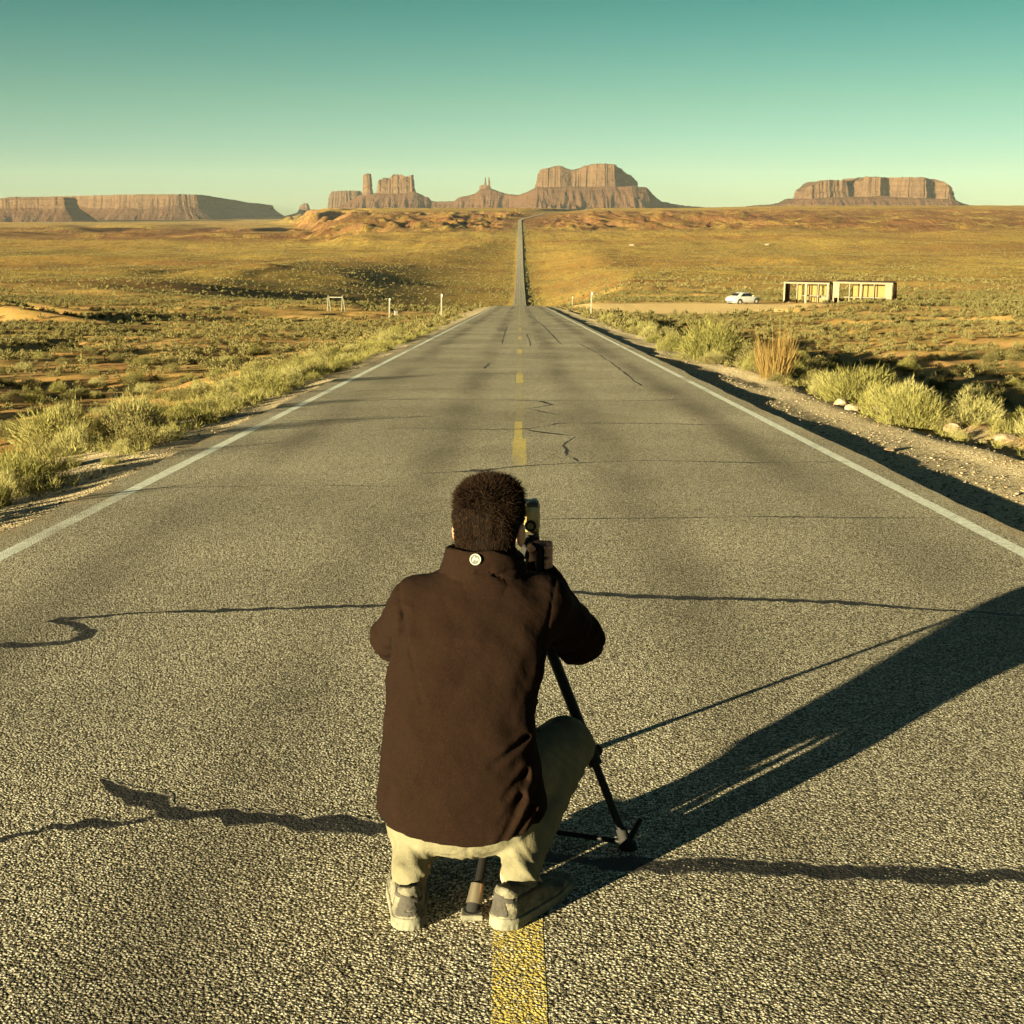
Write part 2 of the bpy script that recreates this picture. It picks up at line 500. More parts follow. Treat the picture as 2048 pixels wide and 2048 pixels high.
# ------------------------------------------------------------------ road
def lift(y): return 0.35 * sstep(y, 260, 700)
RY = YS[(YS > -10) & (YS < 4250)]
def jag(y, s): return 0.045 * fbm(y / 0.9, y * 0 + s, 4, 91) + 0.06 * fbm(y / 7.0, y * 0 + s, 2, 92)
cols = [(-3.30, 1, -0.30, 11.0), (-3.27, 1, 0.0, 11.0), (-2.4, 0, 0, 0), (-1.6, 0, 0, 0), (-0.8, 0, 0, 0), (0, 0, 0, 0), (0.8, 0, 0, 0), (1.6, 0, 0, 0), (2.4, 0, 0, 0), (3.22, 1, 0.0, 37.0), (3.25, 1, -0.34, 37.0)]
rv = []
for (ox, jg, dz, sd) in cols:
    xx = road_x(RY) + ox + (jag(RY, sd) if jg else 0)
    rv.append(np.stack([xx, RY, road_z(RY) + lift(RY) + dz], 1))
rv = np.stack(rv, 1)
nr, nc = rv.shape[:2]
ii = (np.arange(nr - 1)[:, None] * nc + np.arange(nc - 1)[None, :]).ravel()
rf = np.stack([ii, ii + 1, ii + 1 + nc, ii + nc], 1)

def asphalt_color(t, p):
    """returns (colour, bump height) for worn chip-seal asphalt"""
    warp = t.n('ShaderNodeMix', data_type='VECTOR')
    wn2 = t.n('ShaderNodeTexNoise'); t.l(p, wn2.inputs['Vector']); wn2.inputs['Scale'].default_value = 60.0
    warp.inputs[0].default_value = 0.006
    t.l(p, warp.inputs[4]); t.l(wn2.outputs['Color'], warp.inputs[5])
    pw = warp.outputs[1]
    v1 = t.n('ShaderNodeTexVoronoi'); v1.inputs['Scale'].default_value = 118.0; t.l(pw, v1.inputs['Vector'])
    s1 = t.n('ShaderNodeSeparateColor'); t.l(v1.outputs['Color'], s1.inputs[0])
    v2 = t.n('ShaderNodeTexVoronoi'); v2.inputs['Scale'].default_value = 215.0; t.l(pw, v2.inputs['Vector'])
    s2 = t.n('ShaderNodeSeparateColor'); t.l(v2.outputs['Color'], s2.inputs[0])
    big = t.ramp(s1.outputs[0], [(0.0, (0.030, 0.024, 0.016)), (0.40, (0.070, 0.059, 0.040)), (0.49, (0.30, 0.265, 0.185)), (0.60, (0.70, 0.64, 0.46)), (1.0, (0.95, 0.89, 0.70))])
    edge1 = t.mrange(v1.outputs['Distance'], 0.30, 0.55, 1.0, 0.0)
    small = t.ramp(s2.outputs[1], [(0.0, (0.035, 0.027, 0.017)), (0.42, (0.12, 0.098, 0.06)), (0.66, (0.40, 0.35, 0.22)), (1.0, (0.70, 0.63, 0.43))])
    col = t.mix(edge1, small, big)
    # wear: wheel paths, stains, patches
    sep = t.n('ShaderNodeSeparateXYZ'); t.l(p, sep.inputs[0])
    axx = t.math('ABSOLUTE', sep.outputs[0])
    wob_ = t.math('MULTIPLY', t.math('SUBTRACT', t.noise(t.pos((0.3, 0.12, 1.0)), 1.0, 3.0), 0.5), 0.5)
    axx = t.math('ADD', axx, wob_)
    wp = t.math('MAXIMUM', t.mrange(t.math('ABSOLUTE', t.math('SUBTRACT', axx, 0.78)), 0.0, 0.42, 1.0, 0.0, True),
                t.mrange(t.math('ABSOLUTE', t.math('SUBTRACT', axx, 2.28)), 0.0, 0.42, 1.0, 0.0, True))
    blot = t.noise(t.pos((1.0, 0.28, 1.0)), 0.55, 5.0, 0.6)
    wear = t.math('MULTIPLY', wp, t.mrange(blot, 0.33, 0.60))
    col = t.mix(t.math('MULTIPLY', wear, 0.60), col, (0.085, 0.068, 0.046))
    tone = t.mrange(t.noise(p, 0.35, 4.0), 0.3, 0.7, 0.78, 1.22)
    cm = t.n('ShaderNodeMix', data_type='RGBA', blend_type='MULTIPLY'); cm.inputs[0].default_value = 1.0
    cc = t.n('ShaderNodeCombineColor')
    for i in range(3): t.l(tone, cc.inputs[i])
    t.l(col, cm.inputs[6]); t.l(cc.outputs[0], cm.inputs[7])
    col = cm.outputs[2]
    h = t.math('SUBTRACT', 1.0, t.math('ADD', t.math('MULTIPLY', v1.outputs['Distance'], 0.9), t.math('MULTIPLY', v2.outputs['Distance'], 0.35)))
    h = t.math('ADD', h, t.math('MULTIPLY', s1.outputs[1], 0.35))
    return col, h

def mat_asphalt():
    t = NT('asphalt')
    p = t.pos()
    col, h = asphalt_color(t, p)
    sep = t.n('ShaderNodeSeparateXYZ'); t.l(p, sep.inputs[0])
    # thin sand drifting over the edge
    sand = t.math('MULTIPLY', t.mrange(t.math('ABSOLUTE', sep.outputs[0]), 3.05, 3.3), t.mrange(t.noise(p, 2.5, 4.0), 0.42, 0.6))
    sand = t.math('MULTIPLY', sand, t.mrange(sep.outputs[1], 300, 500, 1.0, 0.0))
    col = t.mix(t.math('MULTIPLY', sand, 0.7), col, (0.40, 0.28, 0.13))
    return t.done(t.principled(col, 0.85, 0.0, t.bump(h, 1.0, 0.0078), 0.15))

def mat_paint(name, base, wear_lo=0.34, wear_hi=0.52):
    t = NT(name)
    p = t.pos()
    col, h = asphalt_color(t, p)
    chip = t.mrange(t.noise(p, 75.0, 3.0, 0.7), wear_lo - 0.06, wear_hi - 0.04)
    worn = t.mrange(t.noise(t.pos((1.0, 0.4, 1.0)), 1.2, 4.0), 0.28, 0.46)
    m = t.math('MULTIPLY', chip, worn)
    dirty = t.mix(t.mrange(t.noise(p, 22.0, 4.0), 0.35, 0.7), base, tuple(c * 0.66 for c in base))
    c = t.mix(m, col, dirty)
    return t.done(t.principled(c, 0.75, 0.0, t.bump(h, 1.0, 0.0062), 0.2))

M_ASPH = mat_asphalt()
road = add('road', np_mesh('road', rv.reshape(-1, 3), rf, False), M_ASPH)
tag(road, 'straight two-lane asphalt highway dipping into the valley and climbing again', kind='structure')

M_WHITE = mat_paint('white_road_paint', (0.80, 0.82, 0.68), 0.26, 0.40)
M_YELLOW = mat_paint('yellow_road_paint', (0.78, 0.60, 0.13), 0.45, 0.60)
M_GHOST = mat_paint('worn_yellow_paint', (0.46, 0.38, 0.16), 0.50, 0.66)

def strip(name, y0, y1, ox, w, mat, dz=0.00025, ragged=0.004):
    yy = np.concatenate([[y0], RY[(RY > y0 + 0.03) & (RY < y1 - 0.03)], [y1]])
    j = ragged * fbm(yy / 0.3, yy * 0 + ox, 2, 95); k = ragged * fbm(yy / 0.3, yy * 0 + ox + 50, 2, 96)
    zz = np.interp(yy, RY, road_z(RY) + lift(RY)) + dz + 0.000004 * np.clip(yy, 0, None)
    xr = np.interp(yy, RY, road_x(RY))
    v = np.stack([np.stack([xr + ox - w / 2 + j, yy, zz], 1), np.stack([xr + ox + w / 2 + k, yy, zz], 1)], 1).reshape(-1, 3)
    i = np.arange(len(yy) - 1) * 2
    f = np.stack([i, i + 1, i + 3, i + 2], 1)
    return add(name, np_mesh(name, v, f), mat, road)

strip('white_edge_line', -3, 4200, -3.0, 0.105, M_WHITE)
strip('white_edge_line', -3, 4200, 2.96, 0.105, M_WHITE)
strip('yellow_dash', -1.2, 2.86, 0.0, 0.118, M_YELLOW)
strip('yellow_dash', 11.33, 13.5, 0.0, 0.135, M_YELLOW)
strip('yellow_dash', 13.5, 15.35, -0.012, 0.088, M_YELLOW)
yy0 = 22.2
while yy0 < 170:
    strip('yellow_dash', yy0, yy0 + 2.9, 0.0, 0.125, M_YELLOW)
    yy0 += 10.9
strip('worn_centre_stripe', 2.95, 11.2, 0.005, 0.10, M_GHOST, 0.00015)
strip('worn_centre_stripe', 15.5, 150, 0.005, 0.10, M_GHOST, 0.00015)
yy0 = 660.0
while yy0 < 1100:
    strip('yellow_dash', yy0, yy0 + 3.0, 0.0, 0.125, M_YELLOW)
    yy0 += 10.9

# tar-sealed cracks
t = NT('sealing_tar')
pc = t.pos()
tarcol = t.mix(t.mrange(t.noise(pc, 9.0, 4.0), 0.35, 0.65), (0.011, 0.0095, 0.0085), (0.030, 0.026, 0.022))
chips = t.mrange(t.voro(pc, 80.0), 0.16, 0.26, 1.0, 0.0)
tarcol = t.mix(t.math('MULTIPLY', chips, t.mrange(t.noise(pc, 7.0, 4.0), 0.47, 0.62)), tarcol, (0.45, 0.40, 0.27))
ac_, ah_ = asphalt_color(t, pc)
ea = t.n('ShaderNodeAttribute'); ea.attribute_name = 'edge'
ragged_ = t.math('ADD', t.math('MULTIPLY', t.noise(pc, 55.0, 4.0, 0.75), 0.9), t.math('MULTIPLY', t.noise(pc, 9.0, 3.0), 0.5))
tmask = t.mrange(t.math('SUBTRACT', t.math('MULTIPLY', ea.outputs['Fac'], 1.5), ragged_), -0.46, -0.14, 0.0, 0.97)
M_TAR = t.done(t.principled(t.mix(tmask, ac_, tarcol), 0.7, 0.0, t.bump(t.math('ADD', t.math('MULTIPLY', t.noise(pc, 45.0, 3.0), 0.5), t.math('MULTIPLY', ah_, t.math('SUBTRACT', 1.15, tmask))), 0.9, 0.0065), 0.3))

CRACKS = [
 ([(-2.95, 5.33), (-2.26, 5.36), (-2.05, 5.36), (-1.93, 5.42), (-1.90, 5.54), (-1.97, 5.66), (-2.10, 5.74), (-2.22, 5.76), (-2.10, 5.80), (-1.78, 5.9), (-1.31, 5.99), (-0.69, 6.08), (-0.35, 6.24), (0.22, 6.37), (0.89, 6.23), (1.6, 6.14), (2.25, 5.94), (2.9, 5.78)], 0.066),
 ([(-2.6, 3.0), (-1.44, 3.31), (-1.29, 3.42), (-1.09, 3.47), (-0.98, 3.53)], 0.075),
 ([(-1.31, 3.78), (-1.19, 3.66), (-0.98, 3.53), (-0.75, 3.44), (-0.4, 3.42), (-0.05, 3.29), (0.28, 3.16), (0.47, 3.15), (1.32, 3.11), (2.6, 3.0)], 0.082),
 ([(0.0, 8.5), (0.17, 8.55), (0.89, 8.59), (1.58, 8.66), (2.85, 8.59)], 0.030),
 ([(-0.57, 10.86), (-0.40, 10.97), (-0.2, 11.13)], 0.20),
 ([(-0.9, 10.8), (-0.57, 10.86), (-0.2, 11.11), (0.05, 11.29), (0.54, 11.5), (1.19, 11.68), (2.08, 11.54), (3.0, 11.59)], 0.035),
 ([(0.55, 11.57), (0.43, 12.08), (0.45, 12.91), (0.59, 13.75)], 0.036),
 ([(0.59, 13.75), (0.33, 14.05), (0.06, 14.42)], 0.06),
 ([(-1.52, 14.52), (-1.36, 14.57), (-0.78, 14.47), (0.06, 14.42), (0.48, 15.17), (1.53, 15.12), (2.56, 14.95)], 0.055),
 ([(-2.9, 15.4), (-2.64, 15.45), (-1.76, 15.65), (-0.87, 16.12)], 0.04),
 ([(-0.19, 17.05), (0.14, 17.06), (0.54, 16.13)], 0.05),
 ([(-2.8, 17.9), (-2.62, 18.33), (-1.37, 18.7), (-0.14, 18.54), (0.79, 18.46), (1.86, 18.47), (2.85, 18.84)], 0.05),
 ([(-0.2, 18.6), (0.3, 18.3), (0.48, 17.7), (0.1, 17.1)], 0.06),
 ([(-2.7, 20.15), (-2.06, 20.59), (-1.11, 20.71), (0.09, 20.51)], 0.05),
 ([(-2.8, 22.9), (-1.71, 23.47), (-0.35, 23.35), (1.45, 23.37), (2.7, 23.2)], 0.055),
 ([(-0.85, 24.83), (0.01, 24.69)], 0.10),
 ([(-2.83, 26.32), (-0.92, 26.89), (0.63, 26.73)], 0.055),
 ([(-2.8, 30.44), (-0.47, 30.95), (1.31, 30.73)], 0.06),
 ([(-0.72, 26.5), (-0.66, 28.8)], 0.05),
 ([(1.83, 40.19), (2.02, 33.08), (2.04, 26.38), (2.0, 21.44)], 0.036),
 ([(0.61, 95.63), (0.95, 75.0), (1.13, 64.5), (1.26, 40.18)], 0.05),
 ([(-0.6, 62.0), (-0.55, 40.0)], 0.035),
 ([(0.28, 50.0), (0.34, 38.0)], 0.035),
 ([(-2.9, 36.0), (0.0, 36.4), (2.8, 36.1)], 0.05), ([(-2.9, 43.5), (0.4, 43.1), (2.8, 43.6)], 0.05), ([(-2.9, 52.0), (2.8, 52.4)], 0.05),
 ([(-2.8, 9.95), (-1.9, 10.1), (-0.9, 10.05)], 0.022),
]
def crack(pts, w, seed):
    P = np.array(pts, float)
    seg = np.hypot(*np.diff(P, axis=0).T); s = np.concatenate([[0], np.cumsum(seg)])
    n = max(8, int(s[-1] / 0.02)); n = min(n, 360)
    q = np.linspace(0, s[-1], n)
    x = np.interp(q, s, P[:, 0]); y = np.interp(q, s, P[:, 1])
    m_ = max(2, min(n // 30, 6)); k = np.ones(2 * m_ + 1) / (2 * m_ + 1)
    if n > 40:
        x[m_:-m_] = np.convolve(x, k, 'valid'); y[m_:-m_] = np.convolve(y, k, 'valid')
    tx = np.gradient(x); ty = np.gradient(y); L = np.hypot(tx, ty) + 1e-9
    nx0, ny0 = -ty / L, tx / L
    wob = 0.03 * fbm(q / 0.35, q * 0 + seed, 3, 101)
    ww = w * 0.5 * (0.85 + 1.2 * fbm(q / 0.5, q * 0 + seed + 9, 3, 102) + 0.7 * fbm(q / 0.05, q * 0 + seed, 2, 105)) * np.minimum(1, 0.15 + np.minimum(q, s[-1] - q) / 0.30)
    ww2 = w * 0.5 * (0.85 + 1.2 * fbm(q / 0.4, q * 0 + seed + 19, 3, 103) + 0.7 * fbm(q / 0.05, q * 0 + seed + 4, 2, 106)) * np.minimum(1, 0.15 + np.minimum(q, s[-1] - q) / 0.30)
    ww = ww * 1.5; ww2 = ww2 * 1.5
    a = np.stack([x + nx0 * (wob + ww), y + ny0 * (wob + ww)], 1); b = np.stack([x + nx0 * (wob - ww2), y + ny0 * (wob - ww2)], 1)
    c = np.stack([a, 0.5 * (a + b), b], 1).reshape(-1, 2)
    z = np.interp(c[:, 1], RY, road_z(RY) + lift(RY)) + 0.0004 + 0.0002 * seed / 30.0 + 0.000006 * c[:, 1]
    i = np.arange(n - 1) * 3
    fc = np.concatenate([np.stack([i, i + 1, i + 4, i + 3], 1), np.stack([i + 1, i + 2, i + 5, i + 4], 1)])
    me = np_mesh('tar_seam', np.column_stack([c, z]), fc)
    at = me.attributes.new('edge', 'FLOAT', 'POINT')
    ev = np.tile(np.array([0.0, 1.0, 0.0], np.float32), n); ev[:3] = 0; ev[-3:] = 0
    at.data.foreach_set('value', ev)
    return add('tar_seam', me, M_TAR, road)
for k_, (pts, w) in enumerate(CRACKS):
    crack(pts, w, k_)

# ------------------------------------------------------------------ buttes and mesas
def mat_rock(name, light, dark, red, talus=False):
    t = NT(name)
    strata = t.noise(t.pos((0.0012, 0.0012, 0.055)), 1.0, 5.0, 0.6)
    streak = t.noise(t.pos((0.028, 0.028, 0.006)), 1.0, 6.0, 0.7, 0.8)
    blotch = t.noise(t.pos((0.010, 0.010, 0.010)), 1.0, 5.0, 0.6)
    col = t.mix(t.mrange(strata, 0.38, 0.62), dark, light)
    col = t.mix(t.mrange(streak, 0.50, 0.72, 0.0, 0.75), col, red)
    col = t.mix(t.mrange(blotch, 0.45, 0.7, 0.0, 0.55), col, light)
    h = t.math('ADD', t.noise(t.pos((0.06, 0.06, 0.012 if not talus else 0.05)), 1.0, 6.0, 0.7), t.math('MULTIPLY', strata, 0.5))
    return t.done(t.principled(col, 0.95, 0.0, t.bump(h, 1.0, 14.0), 0.1))
M_CLIFF = mat_rock('sandstone_cliff', (0.0739, 0.0436, 0.0221), (0.0516, 0.0284, 0.0147), (0.0270, 0.0131, 0.0070))
M_CLIFF2 = mat_rock('grey_sandstone_cliff', (0.0615, 0.0393, 0.0229), (0.0419, 0.0253, 0.0150), (0.0246, 0.0134, 0.0082))
M_TALUS = mat_rock('talus_scree', (0.0615, 0.0306, 0.0147), (0.0443, 0.0205, 0.0098), (0.0270, 0.0118, 0.0053), True)

def resample(outline, ds):
    P = np.array(outline + [outline[0]], float)
    s = np.concatenate([[0], np.cumsum(np.hypot(*np.diff(P, axis=0).T))])
    n = int(max(40, s[-1] / ds))
    q = np.linspace(0, s[-1], n, endpoint=False)
    Q = np.stack([np.interp(q, s, P[:, 0]), np.interp(q, s, P[:, 1])], 1)
    for _ in range(3):
        Q = 0.5 * Q + 0.25 * (np.roll(Q, 1, 0) + np.roll(Q, -1, 0))
    T = np.roll(Q, -1, 0) - np.roll(Q, 1, 0); T /= np.linalg.norm(T, axis=1)[:, None] + 1e-9
    area = np.sum(Q[:, 0] * np.roll(Q[:, 1], -1) - Q[:, 1] * np.roll(Q[:, 0], -1))
    N = np.stack([T[:, 1], -T[:, 0]], 1) * (1 if area > 0 else -1)
    return Q, N, q

def ridge(v): return 1 - 2 * np.abs(v)

def cliff(name, outline, zc, ztop, mat, parent, seed, ds=8.0, flute=9.0, swing=18.0, batter=0.06, talus=0.0, zb=0.0, jag_=5.0, nlev=16, talus_mat=None):
    Q, N, q = resample(outline, ds)
    n = len(Q)
    per = q[-1] + ds
    # periodic noise along the outline by using position
    sw = swing * fbm(Q[:, 0] / 130.0, Q[:, 1] / 130.0, 3, seed) * 2
    fl = flute * (-sstep(ridge(fbm(Q[:, 0] / 34.0, Q[:, 1] / 34.0, 3, seed + 3)), 0.55, 1.0) + 0.5)
    fl = fl + flute * 0.9 * (-sstep(ridge(fbm(Q[:, 0] / 95.0, Q[:, 1] / 95.0, 3, seed + 4)), 0.60, 1.0) + 0.4)
    C = Q.mean(0)
    zt = np.array([ztop(x, y) for x, y in Q])
    zt = zt + jag_ * 2 * fbm(Q[:, 0] / 25.0, Q[:, 1] / 25.0, 3, seed + 5)
    zcv = zc + 9 * fbm(Q[:, 0] / 90.0, Q[:, 1] / 90.0, 3, seed + 7) * 2
    rows = []
    for k in range(nlev):
        t = k / (nlev - 1)
        z = zcv + (zt - zcv) * t
        step = 5.0 * sstep(t, 0.36, 0.42) + 3.0 * sstep(t, 0.82, 0.86) if flute > 4 else 0
        off = sw + fl * (0.65 + 0.7 * fbm(Q[:, 0] / 30.0, z / 60.0, 2, seed + 11)) - batter * (z - zcv) - step
        off = off + 4.0 * fbm(Q[:, 0] / 16.0 + Q[:, 1] / 16.0, z / 12.0, 2, seed + 13) + (5.0 if flute > 4 else 0.5) * fbm(z / 22.0, Q[:, 0] / 300.0, 2, seed + 19)
        rows.append(np.column_stack([Q + N * off[:, None], z]))
    base_off = sw + 0.5 * fl
    top = rows[-1]
    for k_, kk in enumerate((0.94, 0.7, 0.4, 0.02)):
        p = C + (top[:, :2] - C) * kk
        z = np.array([ztop(x, y) for x, y in p]) + 4 * fbm(p[:, 0] / 40.0, p[:, 1] / 40.0, 2, seed + 17)
        if kk < 0.1: z = np.full(n, z.mean())
        z = np.minimum(z, zt + 6) if kk > 0.9 else z
        rows.append(np.column_stack([p, z]))
    def sheet(rows_):
        V = np.stack(rows_, 0); m = len(rows_)
        a = (np.arange(m - 1)[:, None] * n + np.arange(n)[None, :]); b = (np.arange(m - 1)[:, None] * n + (np.arange(n)[None, :] + 1) % n)
        return V.reshape(-1, 3), np.stack([a.ravel(), b.ravel(), (b + n).ravel(), (a + n).ravel()], 1)
    v, f = sheet(rows)
    o = add(name, np_mesh(name, v, f, False), mat, parent)
    if talus > 0:
        tr = []
        for k in range(14):
            t = k / 13.0
            gul = 0.30 * ridge(fbm(Q[:, 0] / 55.0, Q[:, 1] / 55.0, 3, seed + 23)) - 0.1
            off = base_off * 0.9 + talus * (1 - t) ** 1.15 * (1 + gul * (1 - t) * 1.6) + 3
            z = zb + (zcv + 6 - zb) * t + 5 * (fbm(Q[:, 0] / 20.0, Q[:, 1] / 20.0 + t * 4, 3, seed + 29)) * (t > 0.05)
            tr.append(np.column_stack([Q + N * off[:, None], z]))
        v, f = sheet(tr)
        add('talus_slope', np_mesh('talus_slope', v, f, False), talus_mat or M_TALUS, parent)
    return o

def sky_x(pts):
    a = np.array(pts, float)
    return lambda x, y: float(np.interp(x, a[:, 0], a[:, 1]))

def thing(name, label, cat, loc, group=None):
    return tag(empty(name, loc), label, cat, group)

def ground_parent(name, label, cat, group=None):
    return tag(empty(name), label, cat, group)

bt = ground_parent('mesa', 'flat-topped mesa at the far left edge with its right flank in shade', 'mesa')
cliff('cliff', [(-3500, 7050), (-3000, 7020), (-2700, 6990), (-2520, 7010), (-2385, 7000), (-2415, 7180), (-2500, 7520), (-2700, 7600), (-3100, 7600), (-3500, 7500)], 15, sky_x([(-3500, 70), (-2838, 72), (-2713, 73), (-2671, 78), (-2500, 80), (-2378, 76)]), M_CLIFF, bt, 11, ds=9, swing=10, flute=6, talus=110, zb=-58, jag_=1.5)

bt = ground_parent('mesa', 'long flat-topped mesa left of centre whose dark shaded side recedes to the right', 'mesa')
def topB(x, y): return float(np.interp(y, [8500, 9100, 10500, 11800, 12600, 13000, 13400], [113, 112, 108, 96, 80, 62, 40]) - max(0, (-2400 - x)) * 0.018)
cliff('cliff', [(-3400, 8800), (-2836, 8660), (-2500, 8560), (-2200, 8570), (-2075, 8640), (-2130, 9100), (-2330, 10500), (-2480, 12200), (-2390, 13000), (-2900, 13300), (-3500, 12500)], 26, topB, M_CLIFF, bt, 23, ds=11, swing=10, flute=8, talus=115, zb=-56, jag_=1.5)

bt = ground_parent('butte', 'small lone butte standing between the long mesa and the castle rocks', 'butte')
cliff('cliff', [(-1826, 11000), (-1790, 10960), (-1745, 10962), (-1722, 11000), (-1745, 11045), (-1800, 11040)], 5, sky_x([(-1840, 45), (-1812, 52), (-1776, 72), (-1741, 70), (-1717, 40)]), M_CLIFF2, bt, 31, ds=6, swing=2, flute=5, talus=55, zb=-50, jag_=3, batter=0.12)

bt = ground_parent('butte', 'broad flat grey butte with vertical flutes left of the tall pillar', 'butte')
cliff('cliff', [(-1372, 9500), (-1330, 9420), (-1230, 9390), (-1140, 9420), (-1112, 9500), (-1140, 9620), (-1250, 9660), (-1350, 9600)], 20, sky_x([(-1384, 100), (-1347, 140), (-1308, 146), (-1137, 148), (-1115, 130)]), M_CLIFF2, bt, 37, ds=6, swing=3, flute=13, talus=110, zb=-45, jag_=2)

bt = ground_parent('rock_pillar', 'tall thick rock pillar rising left of the jagged castle butte', 'rock pillar')
cliff('cliff', [(-1062, 9000), (-1048, 8972), (-1020, 8962), (-995, 8972), (-985, 9000), (-998, 9030), (-1025, 9040), (-1050, 9028)], 108, sky_x([(-1060, 238), (-1045, 246), (-1022, 252), (-991, 249), (-985, 244)]), M_CLIFF, bt, 41, ds=4, swing=2, flute=4, batter=0.07, jag_=2)

bt = ground_parent('butte', 'jagged castle-like butte with pinnacles along its top', 'butte')
cliff('cliff', [(-966, 9000), (-955, 8966), (-900, 8955), (-840, 8948), (-780, 8950), (-722, 8958), (-708, 9000), (-725, 9050), (-840, 9066), (-950, 9050)], 112,
      sky_x([(-968, 180), (-958, 213), (-944, 215), (-935, 176), (-928, 180), (-918, 223), (-898, 226), (-888, 200), (-861, 233), (-844, 250), (-836, 232), (-819, 246), (-806, 236), (-793, 241), (-762, 233), (-743, 214), (-731, 240), (-712, 238), (-706, 190)]), M_CLIFF, bt, 43, ds=4, swing=4, flute=11, batter=0.03, jag_=7)

bt = ground_parent('rock_spire', 'twin-pointed rock spire on the low ridge above the road', 'rock spire')
cliff('pedestal', [(-272, 9000), (-262, 8978), (-230, 8968), (-200, 8978), (-192, 9000), (-205, 9024), (-232, 9030), (-262, 9022)], 136, sky_x([(-272, 170), (-247, 178), (-200, 172), (-192, 160)]), M_CLIFF, bt, 47, ds=3.5, swing=1, flute=4, batter=0.1, jag_=3)
cliff('pinnacle', [(-242, 9000), (-232, 8991), (-221, 9000), (-232, 9010)], 168, lambda x, y: 228.0, M_CLIFF, bt, 53, ds=2, swing=0.3, flute=1.0, batter=0.12, jag_=1)
cliff('pinnacle', [(-217, 9000), (-209, 8992), (-199, 9000), (-209, 9009)], 168, lambda x, y: 228.0, M_CLIFF, bt, 59, ds=2, swing=0.3, flute=1.0, batter=0.10, jag_=1)

bt = ground_parent('mesa', 'largest butte, a massive block with a shaded right flank right of the road', 'mesa')
def topE(x, y): return float(np.interp(x, [106, 112, 127, 170, 238, 278, 321, 357, 400, 458, 522, 587, 620, 663, 698, 715, 762, 798, 806], [225, 240, 262, 270, 291, 280, 261, 262, 283, 297, 300, 296, 294, 288, 270, 243, 240, 200, 165]))
cliff('cliff', [(106, 8600), (112, 8520), (180, 8500), (260, 8480), (330, 8530), (400, 8505), (520, 8470), (600, 8482), (614, 8530), (640, 8700), (700, 8950), (790, 9050), (800, 9250), (600, 9350), (300, 9200), (120, 8900)], 142, topE, M_CLIFF, bt, 61, ds=6, swing=9, flute=12, batter=0.05, jag_=5, nlev=22)

bt = ground_parent('mesa', 'wide flat-topped mesa at the right of the horizon with shadowed alcoves', 'mesa')
cliff('cliff', [(1683, 8050), (1720, 7960), (1850, 7980), (1960, 8030), (2000, 8120), (2060, 7990), (2150, 7970), (2210, 8060), (2300, 7960), (2420, 7950), (2470, 8060), (2540, 7990), (2600, 8030), (2620, 8200), (2560, 8500), (2200, 8600), (1800, 8500), (1690, 8250)], 72,
      sky_x([(1681, 115), (1690, 131), (1722, 152), (1828, 188), (1924, 186), (2000, 183), (2040, 184), (2050, 206), (2213, 203), (2406, 203), (2482, 194), (2537, 173), (2582, 147), (2620, 100)]), M_CLIFF, bt, 67, ds=6, swing=16, flute=12, batter=0.07, jag_=3, nlev=20)

# scree ridges carrying the central rocks and the right mesa
def ridge_field(name, label, prof, yc, hd, x0, x1, y0, y1, nx, ny, slope, seed):
    xs_ = np.linspace(x0, x1, nx); ys_ = np.linspace(y0, y1, ny)
    X, Y = np.meshgrid(xs_, ys_)
    pr = np.interp(X, [p[0] for p in prof], [p[1] for p in prof])
    c = np.interp(X, [p[0] for p in yc], [p[1] for p in yc])
    h_ = np.interp(X, [p[0] for p in hd], [p[1] for p in hd])
    w = np.clip(np.abs(Y - c) - h_, 0, None)
    gul = ridge(fbm(X / 48.0, Y / 200.0, 4, seed))
    Z = pr - slope * w * (1 + 0.28 * (gul - 0.3)) - 9 * np.clip(w / 120.0, 0, 1) * sstep(gul, 0.1, 0.9)
    Z = Z + 5 * fbm(X / 18.0, Y / 18.0, 3, seed + 3) + 7 * fbm(X / 60.0, Y / 60.0, 3, seed + 5)
    Z = np.maximum(Z, -80)
    i = (np.arange(ny - 1)[:, None] * nx + np.arange(nx - 1)[None, :]).ravel()
    o = add(name, np_mesh(name, np.column_stack([X.ravel(), Y.ravel(), Z.ravel()]), np.stack([i, i + 1, i + 1 + nx, i + nx], 1), False), M_TALUS)
    tag(o, label, kind='structure')
    return o
ridge_field('scree_hills', 'reddish scree slopes under the central buttes and spire',
            [(-1560, -60), (-1400, -25), (-1250, 22), (-1062, 117), (-970, 124), (-712, 130), (-680, 122), (-639, 99), (-613, 94), (-598, 71), (-524, 66), (-440, 72), (-424, 88), (-386, 103), (-301, 118), (-267, 146), (-194, 152), (-140, 133), (-71, 114), (-10, 107), (51, 126), (106, 154), (620, 158), (700, 160), (800, 152), (850, 118), (932, 66), (1100, 38), (1400, 22)],
            [(-1500, 9050), (-300, 9000), (-50, 8900), (100, 8800), (600, 8800), (900, 8950), (1400, 9000)], [(-1500, 40), (-1100, 30), (-960, 70), (-720, 70), (-600, 25), (-270, 45), (-190, 45), (-100, 25), (60, 250), (110, 345), (620, 345), (700, 420), (810, 420), (900, 200), (1400, 60)], -1600, 1450, 7900, 9700, 420, 130, 0.62, 71)
ridge_field('scree_hills', 'scree slope under the right-hand mesa', [(900, 10), (1150, 22), (1400, 30), (1500, 42), (1630, 54), (1683, 80), (2113, 92), (2599, 70), (2700, 42), (2900, 25), (3300, 10)],
            [(900, 8250), (3300, 8250)], [(900, 100), (1600, 200), (1750, 320), (2550, 320), (2700, 200), (3300, 80)], 850, 3300, 7500, 9000, 330, 110, 0.55, 77)

